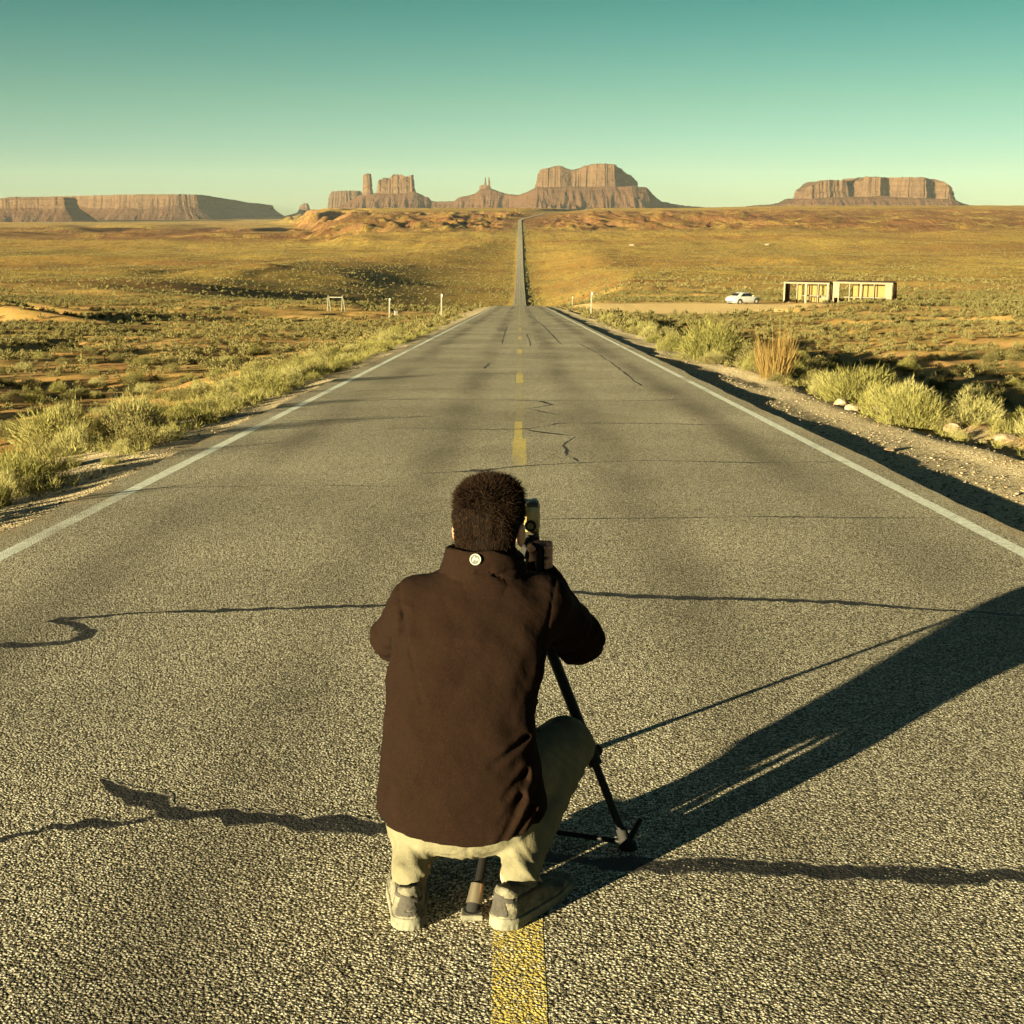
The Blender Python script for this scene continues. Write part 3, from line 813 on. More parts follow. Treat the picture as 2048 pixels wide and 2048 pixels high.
# ------------------------------------------------------------------ plants
def mat_leaf(name, c1, c2, c3, trans=0.25):
    t = NT(name)
    oi = t.n('ShaderNodeObjectInfo')
    n = t.noise(t.pos(), 1.3, 3.0)
    f = t.math('ADD', t.math('MULTIPLY', oi.outputs['Random'], 0.5), t.math('MULTIPLY', n, 0.7))
    col = t.ramp(f, [(0.2, c1), (0.5, c2), (0.85, c3)])
    bs = t.principled(col, 0.85, 0.0, None, 0.15)
    tr = t.n('ShaderNodeBsdfTranslucent'); t.l(col, tr.inputs['Color'])
    mx = t.n('ShaderNodeMixShader'); mx.inputs[0].default_value = trans
    t.l(bs, mx.inputs[1]); t.l(tr.outputs[0], mx.inputs[2])
    return t.done(mx.outputs[0])
M_RABBIT = mat_leaf('rabbitbrush_leaf', (0.0943, 0.0907, 0.0232), (0.1597, 0.1452, 0.0421), (0.2468, 0.2214, 0.0907))
M_SAGE = mat_leaf('sagebrush_leaf', (0.0638, 0.0561, 0.0187), (0.0935, 0.0808, 0.0272), (0.1360, 0.1148, 0.0425))
M_DRY = mat_leaf('dry_grass_blade', (0.15, 0.090, 0.028), (0.20, 0.135, 0.042), (0.24, 0.18, 0.065))
M_TWIG = simple('dry_twig', (0.16, 0.10, 0.05), 0.9)

def blades(rng, n, rad, hgt, spread, w, base_r=0.16, curve=0.25, leaf=0, leaf_size=0.05, lumpy=0.35):
    """upright fan of thin stems plus small leaves; unit shrub about 1 m wide"""
    az = rng.uniform(0, 2 * np.pi, n)
    tilt = spread * np.sqrt(rng.uniform(0, 1, n))
    lump = 1 + lumpy * np.sin(az * 3 + rng.uniform(0, 6)) * np.sin(tilt * 4 + rng.uniform(0, 6)) + lumpy * 0.5 * np.sin(az * 7 + rng.uniform(0, 6))
    L = rng.uniform(0.62, 1.0, n) * lump
    br = base_r * np.sqrt(rng.uniform(0, 1, n)); ba = az + rng.normal(0, 0.5, n)
    b = np.stack([br * np.cos(ba), br * np.sin(ba), np.zeros(n) - 0.03], 1)
    d = np.stack([np.sin(tilt) * np.cos(az) * rad / 0.5, np.sin(tilt) * np.sin(az) * rad / 0.5, np.cos(tilt) * hgt / 0.5], 1) * 0.5
    tip = b + d * L[:, None]
    mid = b + d * (L * 0.55)[:, None] + np.stack([np.zeros(n), np.zeros(n), curve * 0.2 * L * np.sin(tilt)], 1) + rng.normal(0, 0.012, (n, 3))
    sa = rng.uniform(0, 2 * np.pi, n)
    side = np.stack([np.cos(sa), np.sin(sa), np.zeros(n)], 1) * (w * rng.uniform(0.6, 1.3, n))[:, None]
    V = np.stack([b - side * 0.6, b + side * 0.6, mid - side, mid + side, tip], 1).reshape(-1, 3)
    k = np.arange(n) * 5
    F = np.concatenate([np.stack([k, k + 1, k + 3], 1), np.stack([k, k + 3, k + 2], 1), np.stack([k + 2, k + 3, k + 4], 1)])
    if leaf:
        m = leaf
        j = rng.integers(0, n, m); tt = rng.uniform(0.45, 1.02, m)[:, None]
        c = b[j] * (1 - tt) + tip[j] * tt + rng.normal(0, 0.025, (m, 3))
        a1 = rng.normal(0, 1, (m, 3)); a1 /= np.linalg.norm(a1, axis=1)[:, None]
        a2 = rng.normal(0, 1, (m, 3)); a2 /= np.linalg.norm(a2, axis=1)[:, None]
        sz = (leaf_size * rng.uniform(0.6, 1.4, m))[:, None]
        LV = np.stack([c - a1 * sz, c + a1 * sz, c + a2 * sz * 0.8], 1).reshape(-1, 3)
        k = len(V) + np.arange(m) * 3
        F = np.concatenate([F, np.stack([k, k + 1, k + 2], 1)])
        V = np.concatenate([V, LV])
    V[:, 2] = np.maximum(V[:, 2], -0.05)
    return V, F

def dome(rng, n, hgt, lumpy, ln, wd, stems=50, core=0.55):
    """rounded bush: fine leaf slivers through a lumpy dome about 1 m wide, on thin stems"""
    az = rng.uniform(0, 2 * np.pi, n); el = np.arccos(rng.uniform(-0.05, 1.0, n))
    ph = rng.uniform(0, 6.28, 6)
    lump = 1 + lumpy * (np.sin(az * 2 + ph[0]) * np.sin(el * 2.5 + ph[1]) + 0.8 * np.sin(az * 5 + ph[2]) * np.sin(el * 5 + ph[3]) + 0.6 * np.sin(az * 9 + ph[4]) * np.sin(el * 9 + ph[5]))
    r = (core + (1 - core) * rng.uniform(0, 1, n) ** 0.6) * lump
    o = np.stack([np.sin(el) * np.cos(az), np.sin(el) * np.sin(az), np.cos(el)], 1)
    p = o * r[:, None] * np.array([0.48, 0.48, hgt * 0.86]) + np.array([0, 0, 0.06 * hgt])
    d = o * np.array([0.75, 0.75, 0.75]) + np.array([0, 0, 0.55]) + rng.normal(0, 0.38, (n, 3))
    d /= np.linalg.norm(d, axis=1)[:, None]
    sd = np.cross(d, rng.normal(0, 1, (n, 3))); sd /= np.linalg.norm(sd, axis=1)[:, None] + 1e-9
    L = (ln * rng.uniform(0.6, 1.4, n))[:, None]; W = (wd * rng.uniform(0.6, 1.4, n))[:, None]
    V = np.stack([p - sd * W, p + sd * W, p + d * L], 1).reshape(-1, 3)
    F = np.arange(n * 3).reshape(-1, 3)
    j = rng.integers(0, n, stems); tip = p[j]; bs = tip * np.array([0.15, 0.15, 0.0]) - np.array([0, 0, 0.03])
    s2 = np.cross(tip - bs, rng.normal(0, 1, (stems, 3))); s2 /= np.linalg.norm(s2, axis=1)[:, None] + 1e-9
    SV = np.stack([bs - s2 * 0.007, bs + s2 * 0.007, tip + (tip - bs) * 0.12], 1).reshape(-1, 3)
    k = len(V) + np.arange(stems) * 3
    F = np.concatenate([F, np.stack([k, k + 1, k + 2], 1)]); V = np.concatenate([V, SV])
    V[:, 2] = np.maximum(V[:, 2], -0.04)
    return V, F

rng = np.random.default_rng(7)
PROTO = {'rabbit': [], 'sage': [], 'dry': []}
for k in range(7):
    V, F = dome(rng, 3600, 0.44 + 0.10 * rng.random(), 0.26, 0.060 + 0.035 * rng.random(), 0.0044, 90)
    if k % 3 == 2:
        V2, F2 = blades(rng, 300, 0.50, 0.50, 1.15, 0.0028, 0.22, 0.3)
        F = np.concatenate([F, F2 + len(V)]); V = np.concatenate([V, V2])
    PROTO['rabbit'].append(np_mesh('rabbitbrush', V, F)); PROTO['rabbit'][-1].materials.append(M_RABBIT)
for k in range(6):
    V, F = dome(rng, 2200, 0.40 + 0.12 * rng.random(), 0.32, 0.045, 0.0075, 90, 0.45)
    PROTO['sage'].append(np_mesh('sagebrush', V, F)); PROTO['sage'][-1].materials.append(M_SAGE)
for k in range(3):
    V, F = blades(rng, 800, 0.42, 0.85, 0.85, 0.0035, 0.22, 0.05, 120, 0.015)
    PROTO['dry'].append(np_mesh('dry_grass_clump', V, F)); PROTO['dry'][-1].materials.append(M_DRY)

NAMES = {'rabbit': 'rabbitbrush', 'sage': 'sagebrush', 'dry': 'dry_grass_clump'}
def plant(kind, x, y, s, label, cat, group, zs=1.0, k=None):
    me = PROTO[kind][rng.integers(0, len(PROTO[kind])) if k is None else k]
    o = add(NAMES[kind], me, None, None, (x, y, gz(x, y) - 0.01), (0, 0, rng.uniform(0, 6.28)), (s, s, s * zs))
    return tag(o, label, cat, group)

# single plants that stand out
plant('dry', 4.75, 24.2, 1.15, 'tall tan dry grass clump among the green brush on the right roadside', 'grass clump', None)
plant('rabbit', 4.95, 19.0, 1.1, 'large pale rabbitbrush with bleached stems beside the right gravel shoulder', 'bush', None)
plant('rabbit', 4.6, 31.5, 1.6, 'biggest pale bush on the right roadside nearest the grass clump', 'bush', None, 1.15)
plant('rabbit', 4.75, 15.6, 0.75, 'small bright tuft among the stones at the right shoulder', 'bush', None, 1.2)
plant('rabbit', 5.75, 14.0, 0.75, 'low yellow bush at the right picture edge beside the shoulder stones', 'bush', None)
plant('rabbit', -5.4, 15.0, 1.05, 'large green bush with bare stems in the left roadside row', 'bush', None, 0.9)
plant('rabbit', -4.3, 21.6, 0.85, 'rounded yellow bush casting a long shadow onto the left road edge', 'bush', None)
plant('sage', -4.02, 13.4, 0.62, 'small dark round shrub at the edge of the left shoulder', 'bush', None, 1.2)

SPOTS = []      # (x, y, size, kind, side)
def free(x, y, s):
    for (a, b, c) in SPOTS_XY:
        if (a - x) ** 2 + (b - y) ** 2 < (0.36 * (s + c)) ** 2: return False
    return True
SPOTS_XY = [(o.location.x, o.location.y, o.scale.x) for o in bpy.data.objects if o.get('category') in ('bush', 'grass clump')]
# rows lining the pavement
for side in (-1, 1):
    y = 5.0
    while y < 95:
        for _ in range(3):
            if side < 0:
                off = 3.85 + abs(rng.normal(0.2, 0.75))
                if y < 11: off += 0.15
            else:
                off = (4.75 if y < 22 else 4.25) + abs(rng.normal(0.4, 0.9))
                if y < 12: off += 1.2
            s = (0.26 + 0.80 * rng.random() ** 2.2) * (0.75 if off < 4.2 else 1.0) * (0.95 if side > 0 else 0.82)
            yy_ = y + rng.uniform(-0.6, 0.6)
            if free(side * off, yy_, s):
                k = 'rabbit' if rng.random() < 0.82 else 'sage'
                SPOTS.append((side * off, yy_, s, k, 'row')); SPOTS_XY.append((side * off, yy_, s))
        y += 0.50 + 0.020 * y + (0.7 if rng.random() < 0.15 else 0)
# open field
FIELD = []
def density(x, y):
    d = abs(x)
    if d < 5.2: return 0
    return max(0.0, 0.5 + 1.3 * float(fbm(np.array([x / 14.0]), np.array([y / 20.0]), 3, 131)[0]))
def scatter(n, y0, y1, power, smin, smax):
    yv = y0 + (y1 - y0) * rng.uniform(0, 1, n) ** power
    xv = rng.uniform(-0.60, 0.60, n) * (yv + 14)
    den = 0.68 + 1.1 * fbm(xv / 14.0, yv / 22.0, 3, 131) + 0.6 * fbm(xv / 90.0, yv / 140.0, 2, 133)
    den = np.maximum(den, 0.42) * (1 - 0.9 * sstep(yv, 900, 2300))
    keep = (rng.uniform(0, 1, n) < den) & (np.abs(xv) > 5.0 + 0.0 * yv) & (pulloff(xv, yv) < 0.2)
    hutm = (np.abs(xv - 42) < 12) & (np.abs(yv - 172) < 8)
    bare = np.exp(-(((xv + 18) / 12) ** 2 + ((yv - 150) / 16) ** 2)) > 0.35
    keep &= ~hutm & ~bare & ~((np.abs(xv - 29.5) < 5) & (np.abs(yv - 165) < 6))
    xv, yv = xv[keep], yv[keep]
    return xv, yv, rng.uniform(smin, smax, len(xv)) * rng.uniform(0.75, 1.25, len(xv))
fx, fy, fs = scatter(24000, 6, 110, 0.62, 0.18, 0.56)
allp = [(x, y, s, k, 'row') for (x, y, s, k, _) in SPOTS] + [(x, y, s, 'sage' if rng.random() < 0.75 else 'rabbit', 'field') for x, y, s in zip(fx, fy, fs)]
allp.sort(key=lambda p: -p[2] / p[1])
seen = [p for p in allp if abs(p[0]) < 0.41 * p[1] + 0.2]
allp = seen[:292] + seen[292:] + [p for p in allp if abs(p[0]) >= 0.41 * p[1] + 0.2]
for (x, y, s, k, w) in allp[:292]:
    if w == 'row':
        sd_ = 'left' if x < 0 else 'right'
        zone = 'near stretch of the row' if y < 16 else ('middle stretch of the row' if y < 34 else 'far stretch of the row')
        look = 'grey-green' if k == 'sage' else ('broad yellow-green' if s > 0.75 else 'small yellow-green')
        lab, grp = f'{look} bush in the {zone} lining the {sd_} road edge', f'{look} bushes, {zone.split()[0]} {sd_} roadside'
    else:
        sd_ = 'left' if x < 0 else 'right'
        zone = 'just behind the roadside row' if abs(x) < 9 else ('out on the open ground' if abs(x) < 16 else 'far out on the open ground')
        look = ('yellow-green' if k == 'rabbit' else 'dull olive') + (' knee-high' if s > 0.55 else ' low')
        lab, grp = f'{look} scrub bush {zone} {sd_} of the road', f'{look} scrub {zone} {sd_}'
    plant(k, x, y, s, lab, 'bush', grp, rng.uniform(0.8, 1.15) if k == 'rabbit' else rng.uniform(0.8, 1.1))
rest = allp[292:]

def stuff(name, label, xs_, ys_, ss_, nb, wl, mat, hfac=0.62, slim=0.5, tall=0.75):
    """many small shrubs joined into one mesh, each a fan of nb small upright faces"""
    n = len(xs_)
    zs_ = ground(xs_, ys_)
    X = np.repeat(xs_, nb); Y = np.repeat(ys_, nb); Z = np.repeat(zs_, nb); S = np.repeat(ss_, nb)
    N = n * nb
    az = rng.uniform(0, 2 * np.pi, N); el = np.arccos(rng.uniform(0.05, 1.0, N)); rr = rng.uniform(0.35, 1.0, N)
    c = np.stack([X + S * 0.46 * rr * np.sin(el) * np.cos(az), Y + S * 0.46 * rr * np.sin(el) * np.sin(az), Z + S * hfac * (0.10 + 0.85 * rr * np.cos(el))], 1)
    up = np.stack([np.sin(el) * np.cos(az) * 0.8, np.sin(el) * np.sin(az) * 0.8, np.cos(el) + 0.35], 1) + rng.normal(0, 0.35, (N, 3))
    up /= np.linalg.norm(up, axis=1)[:, None]
    a = rng.normal(0, 1, (N, 3)); sd = np.cross(up, a); sd /= np.linalg.norm(sd, axis=1)[:, None]
    q = (S * wl)[:, None]
    V = np.stack([c - up * q * tall - sd * q * slim, c - up * q * tall + sd * q * slim, c + up * q * tall], 1).reshape(-1, 3)
    F = np.arange(N * 3).reshape(-1, 3)
    o = add(name, np_mesh(name, V, F), mat)
    return tag(o, label, kind='stuff')

rx = np.array([p[0] for p in rest]); ry = np.array([p[1] for p in rest]); rs = np.array([p[2] for p in rest])
stuff('scrub', 'sparse grey-green scrub scattered over the near plain', rx, ry, rs, 90, 0.095, M_SAGE)
x2, y2, s2 = scatter(32000, 95, 330, 0.65, 0.4, 1.0)
stuff('scrub', 'dotted scrub over the middle plain', x2, y2, s2, 34, 0.15, M_SAGE)
x3, y3, s3 = scatter(95000, 320, 2300, 0.75, 0.7, 1.8)
stuff('scrub', 'fine dotted scrub over the far plain', x3, y3, s3, 10, 0.25, M_SAGE)
# verge growth along the far road
yv = rng.uniform(600, 2500, 700); sg = np.where(rng.random(700) < 0.5, -1, 1)
stuff('scrub', 'brush lining the far stretch of road', road_x(yv) + sg * (5 + np.abs(rng.normal(0, 4, 700))), yv, rng.uniform(0.8, 2.6, 700), 12, 0.26, M_SAGE, 0.8)
# short dry grass between the bushes on the near verges
n = 5200
yv = 4 + 56 * rng.uniform(0, 1, n) ** 0.75; sg = np.where(rng.random(n) < 0.6, -1, 1)
off = np.where(sg < 0, 3.75 + np.abs(rng.normal(0.2, 1.5, n)), 4.7 + np.abs(rng.normal(0.3, 1.6, n)))
stuff('dry_grass', 'short yellow grass between the roadside bushes', sg * off, yv, rng.uniform(0.10, 0.26, n), 30, 0.16, M_RABBIT, 0.75, 0.11, 1.3)

# gravel on the shoulders
t = NT('shoulder_stone')
oi = t.n('ShaderNodeObjectInfo')
sc_ = t.noise(t.pos(), 11.0, 2.0)
M_STONE = t.done(t.principled(t.ramp(sc_, [(0.3, (0.1040, 0.0720, 0.0400)), (0.5, (0.1760, 0.1320, 0.0800)), (0.7, (0.2400, 0.2000, 0.1360))]), 0.9, 0.0, t.bump(t.noise(t.pos(), 60.0, 3.0), 0.4, 0.01), 0.2))
bmi = bmesh.new(); bmesh.ops.create_icosphere(bmi, subdivisions=1, radius=1.0)
IV = np.array([v.co[:] for v in bmi.verts]); IF = np.array([[v.index for v in f.verts] for f in bmi.faces]); bmi.free()
def pebbles(name, label, x, y, s):
    n = len(x); z = ground(x, y)
    an = rng.uniform(0, 6.28, n); ca, sa = np.cos(an)[:, None], np.sin(an)[:, None]
    sc3 = np.stack([rng.uniform(0.8, 1.3, n), rng.uniform(0.6, 1.0, n), rng.uniform(0.35, 0.7, n)], 1)
    P = IV[None] * sc3[:, None, :] * (1 + 0.25 * rng.uniform(-1, 1, (n, len(IV), 1))) * s[:, None, None]
    PX = P[..., 0] * ca - P[..., 1] * sa + x[:, None]; PY = P[..., 0] * sa + P[..., 1] * ca + y[:, None]; PZ = P[..., 2] + z[:, None] + 0.25 * s[:, None]
    V = np.stack([PX, PY, PZ], -1).reshape(-1, 3)
    F = (IF[None] + (np.arange(n) * len(IV))[:, None, None]).reshape(-1, 3)
    return tag(add(name, np_mesh(name, V, F), M_STONE), label, kind='stuff')
n = 6500
yv = 5 + 32 * rng.uniform(0, 1, n) ** 1.3; sg = np.where(rng.random(n) < 0.36, -1, 1)
pebbles('gravel', 'loose gravel along both road shoulders', sg * (3.38 + np.abs(rng.normal(0, 0.85, n))), yv, 0.006 + 0.012 * rng.uniform(0, 1, n) ** 2.5)

# individual stones beside the right shoulder
def boulder(x, y, s, label, grp=None, seed=0, flat=0.55):
    bm = bmesh.new(); bmesh.ops.create_icosphere(bm, subdivisions=3, radius=1.0)
    r2 = np.random.default_rng(seed)
    dirs = r2.normal(0, 1, (9, 3)); dirs /= np.linalg.norm(dirs, axis=1)[:, None]; cut = r2.uniform(0.55, 0.9, 9)
    for v in bm.verts:
        p = np.array(v.co[:])
        for d_, c_ in zip(dirs, cut):
            k = p @ d_
            if k > c_: p = p - d_ * (k - c_) * 0.9
        p *= 1 + 0.05 * math.sin(9 * p[0] + seed) * math.sin(8 * p[1]) * math.sin(7 * p[2])
        v.co = (p[0] * s, p[1] * s * 0.8, p[2] * s * flat)
    me = bpy.data.meshes.new('stone'); bm.to_mesh(me); bm.free()
    o = add('stone', me, M_STONE, None, (x, y, gz(x, y) + s * flat * 0.45), (0, 0, seed * 1.3))
    return tag(o, label, 'stone', grp)
boulder(4.55, 18.35, 0.13, 'flat pale stone at the foot of the large right-hand bush', None, 1)
boulder(4.50, 17.5, 0.10, 'small pale stone just below the flat stone by the bush', None, 2)
boulder(4.85, 17.3, 0.17, 'biggest reddish stone between two bushes on the right shoulder', None, 3)
boulder(5.0, 16.1, 0.08, 'rounded white stone in front of the small bright tuft', None, 4)
boulder(5.1, 15.2, 0.12, 'grey stone in the shade below the right roadside brush', None, 5)
boulder(5.05, 14.0, 0.10, 'leftmost of three pale stones at the right picture edge', None, 6, 0.4)
boulder(5.25, 13.9, 0.13, 'middle of three pale stones at the right picture edge', None, 7, 0.4)
boulder(5.50, 13.75, 0.12, 'rightmost of three pale stones at the right picture edge', None, 8, 0.4)
boulder(3.72, 12.9, 0.06, 'single light stone lying in the dark edge shadow beside the white line', None, 9, 0.4)
boulder(-9.5, 30.5, 0.15, 'pale rock on the plain left of the roadside bushes', None, 10)

# ------------------------------------------------------------------ white car, stalls, posts
M_CARW = NT('white_car_paint')
M_CARW = M_CARW.done(M_CARW.principled(M_CARW.mix(M_CARW.mrange(M_CARW.noise(M_CARW.coord('Object'), 2.0), 0.3, 0.7), (0.3360, 0.3520, 0.3200), (0.3840, 0.4000, 0.3680)), 0.35, 0.0, None, 0.5))
M_GLASS = simple('dark_car_glass', (0.012, 0.012, 0.013), 0.12, 0.0, 0.2, 3.0, spec=0.6)
M_TYRE = simple('tyre_rubber', (0.018, 0.017, 0.016), 0.9)
M_RIM = simple('alloy_rim', (0.5, 0.48, 0.43), 0.4, 0.6)
M_RED = simple('tail_lamp', (0.35, 0.03, 0.02), 0.3)

def build_car(loc, rotz):
    root = tag(empty('parked_car', loc, rotz), 'white sedan parked on the sandy pull-off, seen from its rear corner', 'car')
    # lengthwise sections, car points along +x; z from the ground
    prof = [(-2.30, 0.36, 0.66, 0.62), (-2.22, 0.28, 0.90, 0.78), (-1.95, 0.24, 0.98, 0.86), (-1.45, 0.22, 1.00, 0.90), (-0.6, 0.20, 0.98, 0.91), (0.4, 0.20, 0.96, 0.91), (0.95, 0.20, 0.95, 0.90), (1.5, 0.22, 0.88, 0.88), (2.0, 0.26, 0.78, 0.82), (2.28, 0.34, 0.64, 0.66), (2.34, 0.40, 0.54, 0.52)]
    bm = bmesh.new(); rings = []
    for (x, z0, z1, hw) in prof:
        pts = [(-hw * 0.86, z0), (-hw, z0 + 0.16), (-hw * 1.0, z0 + (z1 - z0) * 0.6), (-hw * 0.93, z1 - 0.05), (-hw * 0.80, z1), (0, z1 + 0.025), (hw * 0.80, z1), (hw * 0.93, z1 - 0.05), (hw, z0 + (z1 - z0) * 0.6), (hw, z0 + 0.16), (hw * 0.86, z0)]
        rings.append([bm.verts.new((x, a, b)) for a, b in pts])
    for a, b in zip(rings[:-1], rings[1:]):
        for i in range(len(a)):
            j = (i + 1) % len(a)
            bm.faces.new((a[i], a[j], b[j], b[i]))
    bm.faces.new(rings[0]); bm.faces.new(list(reversed(rings[-1])))
    m = MB(); m.bm.free(); m.bm = bm
    m.build('body', M_CARW, root, True)
    # cabin
    cab = [(-1.72, 0.97, 0.99, 0.72, 0.70), (-0.98, 0.97, 1.38, 0.80, 0.60), (-0.55, 0.97, 1.45, 0.82, 0.60), (0.15, 0.96, 1.44, 0.82, 0.60), (0.50, 0.95, 1.36, 0.81, 0.60), (1.22, 0.92, 0.95, 0.76, 0.68)]
    bm = bmesh.new(); rings = []
    for (x, z0, z1, w0, w1) in cab:
        rings.append([bm.verts.new(p) for p in ((x, -w0, z0 - 0.04), (x, -w1, z1 - 0.03), (x, -w1 * 0.8, z1), (x, 0, z1 + 0.015), (x, w1 * 0.8, z1), (x, w1, z1 - 0.03), (x, w0, z0 - 0.04))])
    for a, b in zip(rings[:-1], rings[1:]):
        for i in range(len(a) - 1): bm.faces.new((a[i], a[i + 1], b[i + 1], b[i]))
    bm.faces.new(rings[0]); bm.faces.new(list(reversed(rings[-1])))
    m = MB(); m.bm.free(); m.bm = bm
    m.build('roof', M_CARW, root, True)
    def pane(name, pts):
        me = bpy.data.meshes.new(name); n = len(pts)
        P = [Vector(p) for p in pts]
        nrm = (P[1] - P[0]).cross(P[2] - P[1]).normalized()
        me.from_pydata([p + nrm * 0.006 for p in P] + [p - nrm * 0.006 for p in P], [], [list(range(n)), list(range(2 * n - 1, n - 1, -1))] + [[i, i + n, (i + 1) % n + n, (i + 1) % n] for i in range(n)])
        return add(name, me, M_GLASS, root)
    def sw(x, z, s):      # point on the cabin side
        f = (z - 0.95) / 0.46
        return (x, s * (0.835 - 0.20 * f), z)
    for s in (-1, 1):
        pane('side_window', [sw(-1.22, 1.0, s), sw(-0.72, 1.33, s), sw(-0.32, 1.37, s), sw(-0.32, 1.0, s)])
        pane('side_window', [sw(-0.24, 1.0, s), sw(-0.24, 1.37, s), sw(0.25, 1.35, s), sw(0.82, 1.0, s)])
    pane('rear_window', [(-1.62, -0.60, 1.07), (-1.62, 0.60, 1.07), (-1.08, 0.52, 1.36), (-1.08, -0.52, 1.36)])
    pane('windscreen', [(1.14, -0.62, 1.0), (0.60, -0.53, 1.35), (0.60, 0.53, 1.35), (1.14, 0.62, 1.0)])
    for s in (-1, 1):
        for x in (-1.38, 1.40):
            ar = MB().tube((x, s * 0.80, 0.34), (x, s * 0.925, 0.34), 0.40, seg=24)
            ar.build('wheel_arch', M_TYRE, root, True)
            wv = MB().tube((x, s * 0.72, 0.32), (x, s * 0.945, 0.32), 0.32, seg=24).build('wheel', M_TYRE, root, True)
            MB().tube((x, s * 0.90, 0.32), (x, s * 0.955, 0.32), 0.21, 0.19, seg=18).build('rim', M_RIM, wv, True)
        MB().box((-2.24, s * 0.62, 0.80), (0.10, 0.26, 0.13), bevel=0.02).build('tail_light', M_RED, root)
        MB().box((2.20, s * 0.58, 0.64), (0.14, 0.26, 0.10), bevel=0.02).build('headlight', M_RIM, root)
        MB().box((0.78, s * 0.95, 1.02), (0.12, 0.16, 0.12), bevel=0.03).build('mirror', M_CARW, root)
    MB().box((-2.27, 0, 0.40), (0.12, 1.3, 0.14), bevel=0.02).build('rear_bumper', M_TYRE, root)
    return root
cx_, cy_ = 28.1, 165.5
build_car((cx_, cy_, gz(cx_, cy_) + 0.0), R(34))

def mat_wood(name, c1, c2):
    t = NT(name)
    n = t.noise(t.coord('Object', (3.0, 3.0, 0.7)), 4.0, 5.0, 0.65)
    return t.done(t.principled(t.mix(t.mrange(n, 0.32, 0.68), c1, c2), 0.9, 0.0, t.bump(n, 0.3, 0.01), 0.15))
M_WPALE = mat_wood('weathered_white_wood', (0.1080, 0.0944, 0.0600), (0.1600, 0.1440, 0.1000))
M_WPLY = mat_wood('yellow_plywood', (0.1200, 0.0880, 0.0280), (0.1520, 0.1160, 0.0400))
M_WDARK = mat_wood('dark_red_board', (0.0400, 0.0176, 0.0096), (0.0680, 0.0320, 0.0160))

def stall(label, loc, rotz, W, D, Hh, posts, white_panels, ply, table, seed):
    r2 = random.Random(seed)
    root = tag(empty('market_stall', loc, rotz), label, 'stall')
    # local x along the front, y to the back
    for (x, w) in posts:
        MB().box((x, 0, Hh / 2 - 0.15), (w, 0.12, Hh + 0.3)).build('post', M_WPALE, root)
    for x in (0.06, W - 0.06):
        MB().box((x, D, Hh / 2 - 0.2), (0.12, 0.12, Hh + 0.16)).build('post', M_WPALE, root)
    for x in (W * 0.2, W * 0.36, W * 0.52, W * 0.68, W * 0.86):
        MB().box((x, D - 0.15, Hh / 2 - 0.2), (0.12, 0.10, Hh + 0.16)).build('post', M_WDARK, root)
    MB().box((W / 2, -0.07, Hh + 0.02), (W + 0.10, 0.05, 0.24)).build('front_beam', M_WPALE, root)
    MB().box((W / 2, D + 0.02, Hh - 0.12), (W, 0.08, 0.20)).build('back_beam', M_WDARK, root)
    n = int(W / 0.42)
    for i in range(n):
        MB().box(((i + 0.5) * W / n, D / 2, Hh + 0.10 + r2.uniform(-0.01, 0.03)), (W / n - 0.03, D + 0.3, 0.04), Matrix.Rotation(r2.uniform(-0.01, 0.01), 3, 'X')).build('roof_plank', M_WDARK, root)
    for s, x in ((0, 0.02), (1, W + 0.08)):
        k = int(D / 0.30)
        for i in range(k):
            if r2.random() < 0.12: continue
            y = (i + 0.5) * D / k
            q = Matrix.Rotation(R(r2.uniform(2, 9) if s else r2.uniform(-2, 3)), 3, 'X') @ Matrix.Rotation(R(r2.uniform(-2, 2)), 3, 'Y')
            MB().box((x, y, Hh / 2 - 0.05), (0.04, D / k * r2.uniform(0.72, 0.95), Hh - 0.05), q).build('side_board', M_WDARK, root)
    for (x0, x1, z0, z1) in white_panels:
        MB().box(((x0 + x1) / 2, -0.02, (z0 + z1) / 2), (x1 - x0, 0.06, z1 - z0)).build('white_panel', M_WPALE, root)
    for (x0, x1, z0, z1) in ply:
        MB().box(((x0 + x1) / 2, D - 0.06, (z0 + z1) / 2), (x1 - x0, 0.04, z1 - z0)).build('back_panel', M_WPLY, root)
    for (x0, x1, z, y) in table:
        tp = MB().box(((x0 + x1) / 2, y, z), (x1 - x0, 0.7, 0.12)).build('table_top', M_WPALE, root)
        m = max(2, int((x1 - x0) / 1.2))
        for i in range(m + 1):
            xx = x0 + 0.08 + (x1 - x0 - 0.16) * i / m
            MB().box((xx, y + 0.2, z / 2 - 0.1), (0.09, 0.09, z)).build('table_leg', M_WDARK, root)
    return root
ha = (34.9, 174.2); hb = (40.85, 171.9)
stall('left open-front wooden stall nearest the white car with pale posts', (*ha, gz(*ha) + 0.02), R(-24), 5.9, 3.0, 2.62, [(0.08, 0.22), (1.75, 0.12), (2.9, 0.30), (4.5, 0.12), (5.75, 0.28)], [(5.0, 5.62, 0.0, 0.85)],
      [(1.15, 1.75, 0.1, 2.2), (2.55, 4.4, 0.0, 2.2), (4.75, 5.2, 0.9, 2.3)], [(2.3, 5.4, 0.95, 0.9)], 3)
stall('right open-front wooden stall with white front panels and leaning side boards', (*hb, gz(*hb) + 0.02), R(-24), 7.5, 3.4, 2.70, [(0.08, 0.2), (0.72, 0.14), (2.1, 0.12), (3.55, 0.22), (5.2, 0.10), (7.4, 0.14)], [(0.18, 0.80, 0.75, 2.7), (6.6, 7.35, 0.70, 2.68)],
      [(1.9, 6.5, 0.0, 2.3)], [(1.4, 7.2, 0.85, 0.5)], 8)
M_POST = mat_wood('white_marker_post', (0.1176, 0.1120, 0.0840), (0.1512, 0.1456, 0.1120))

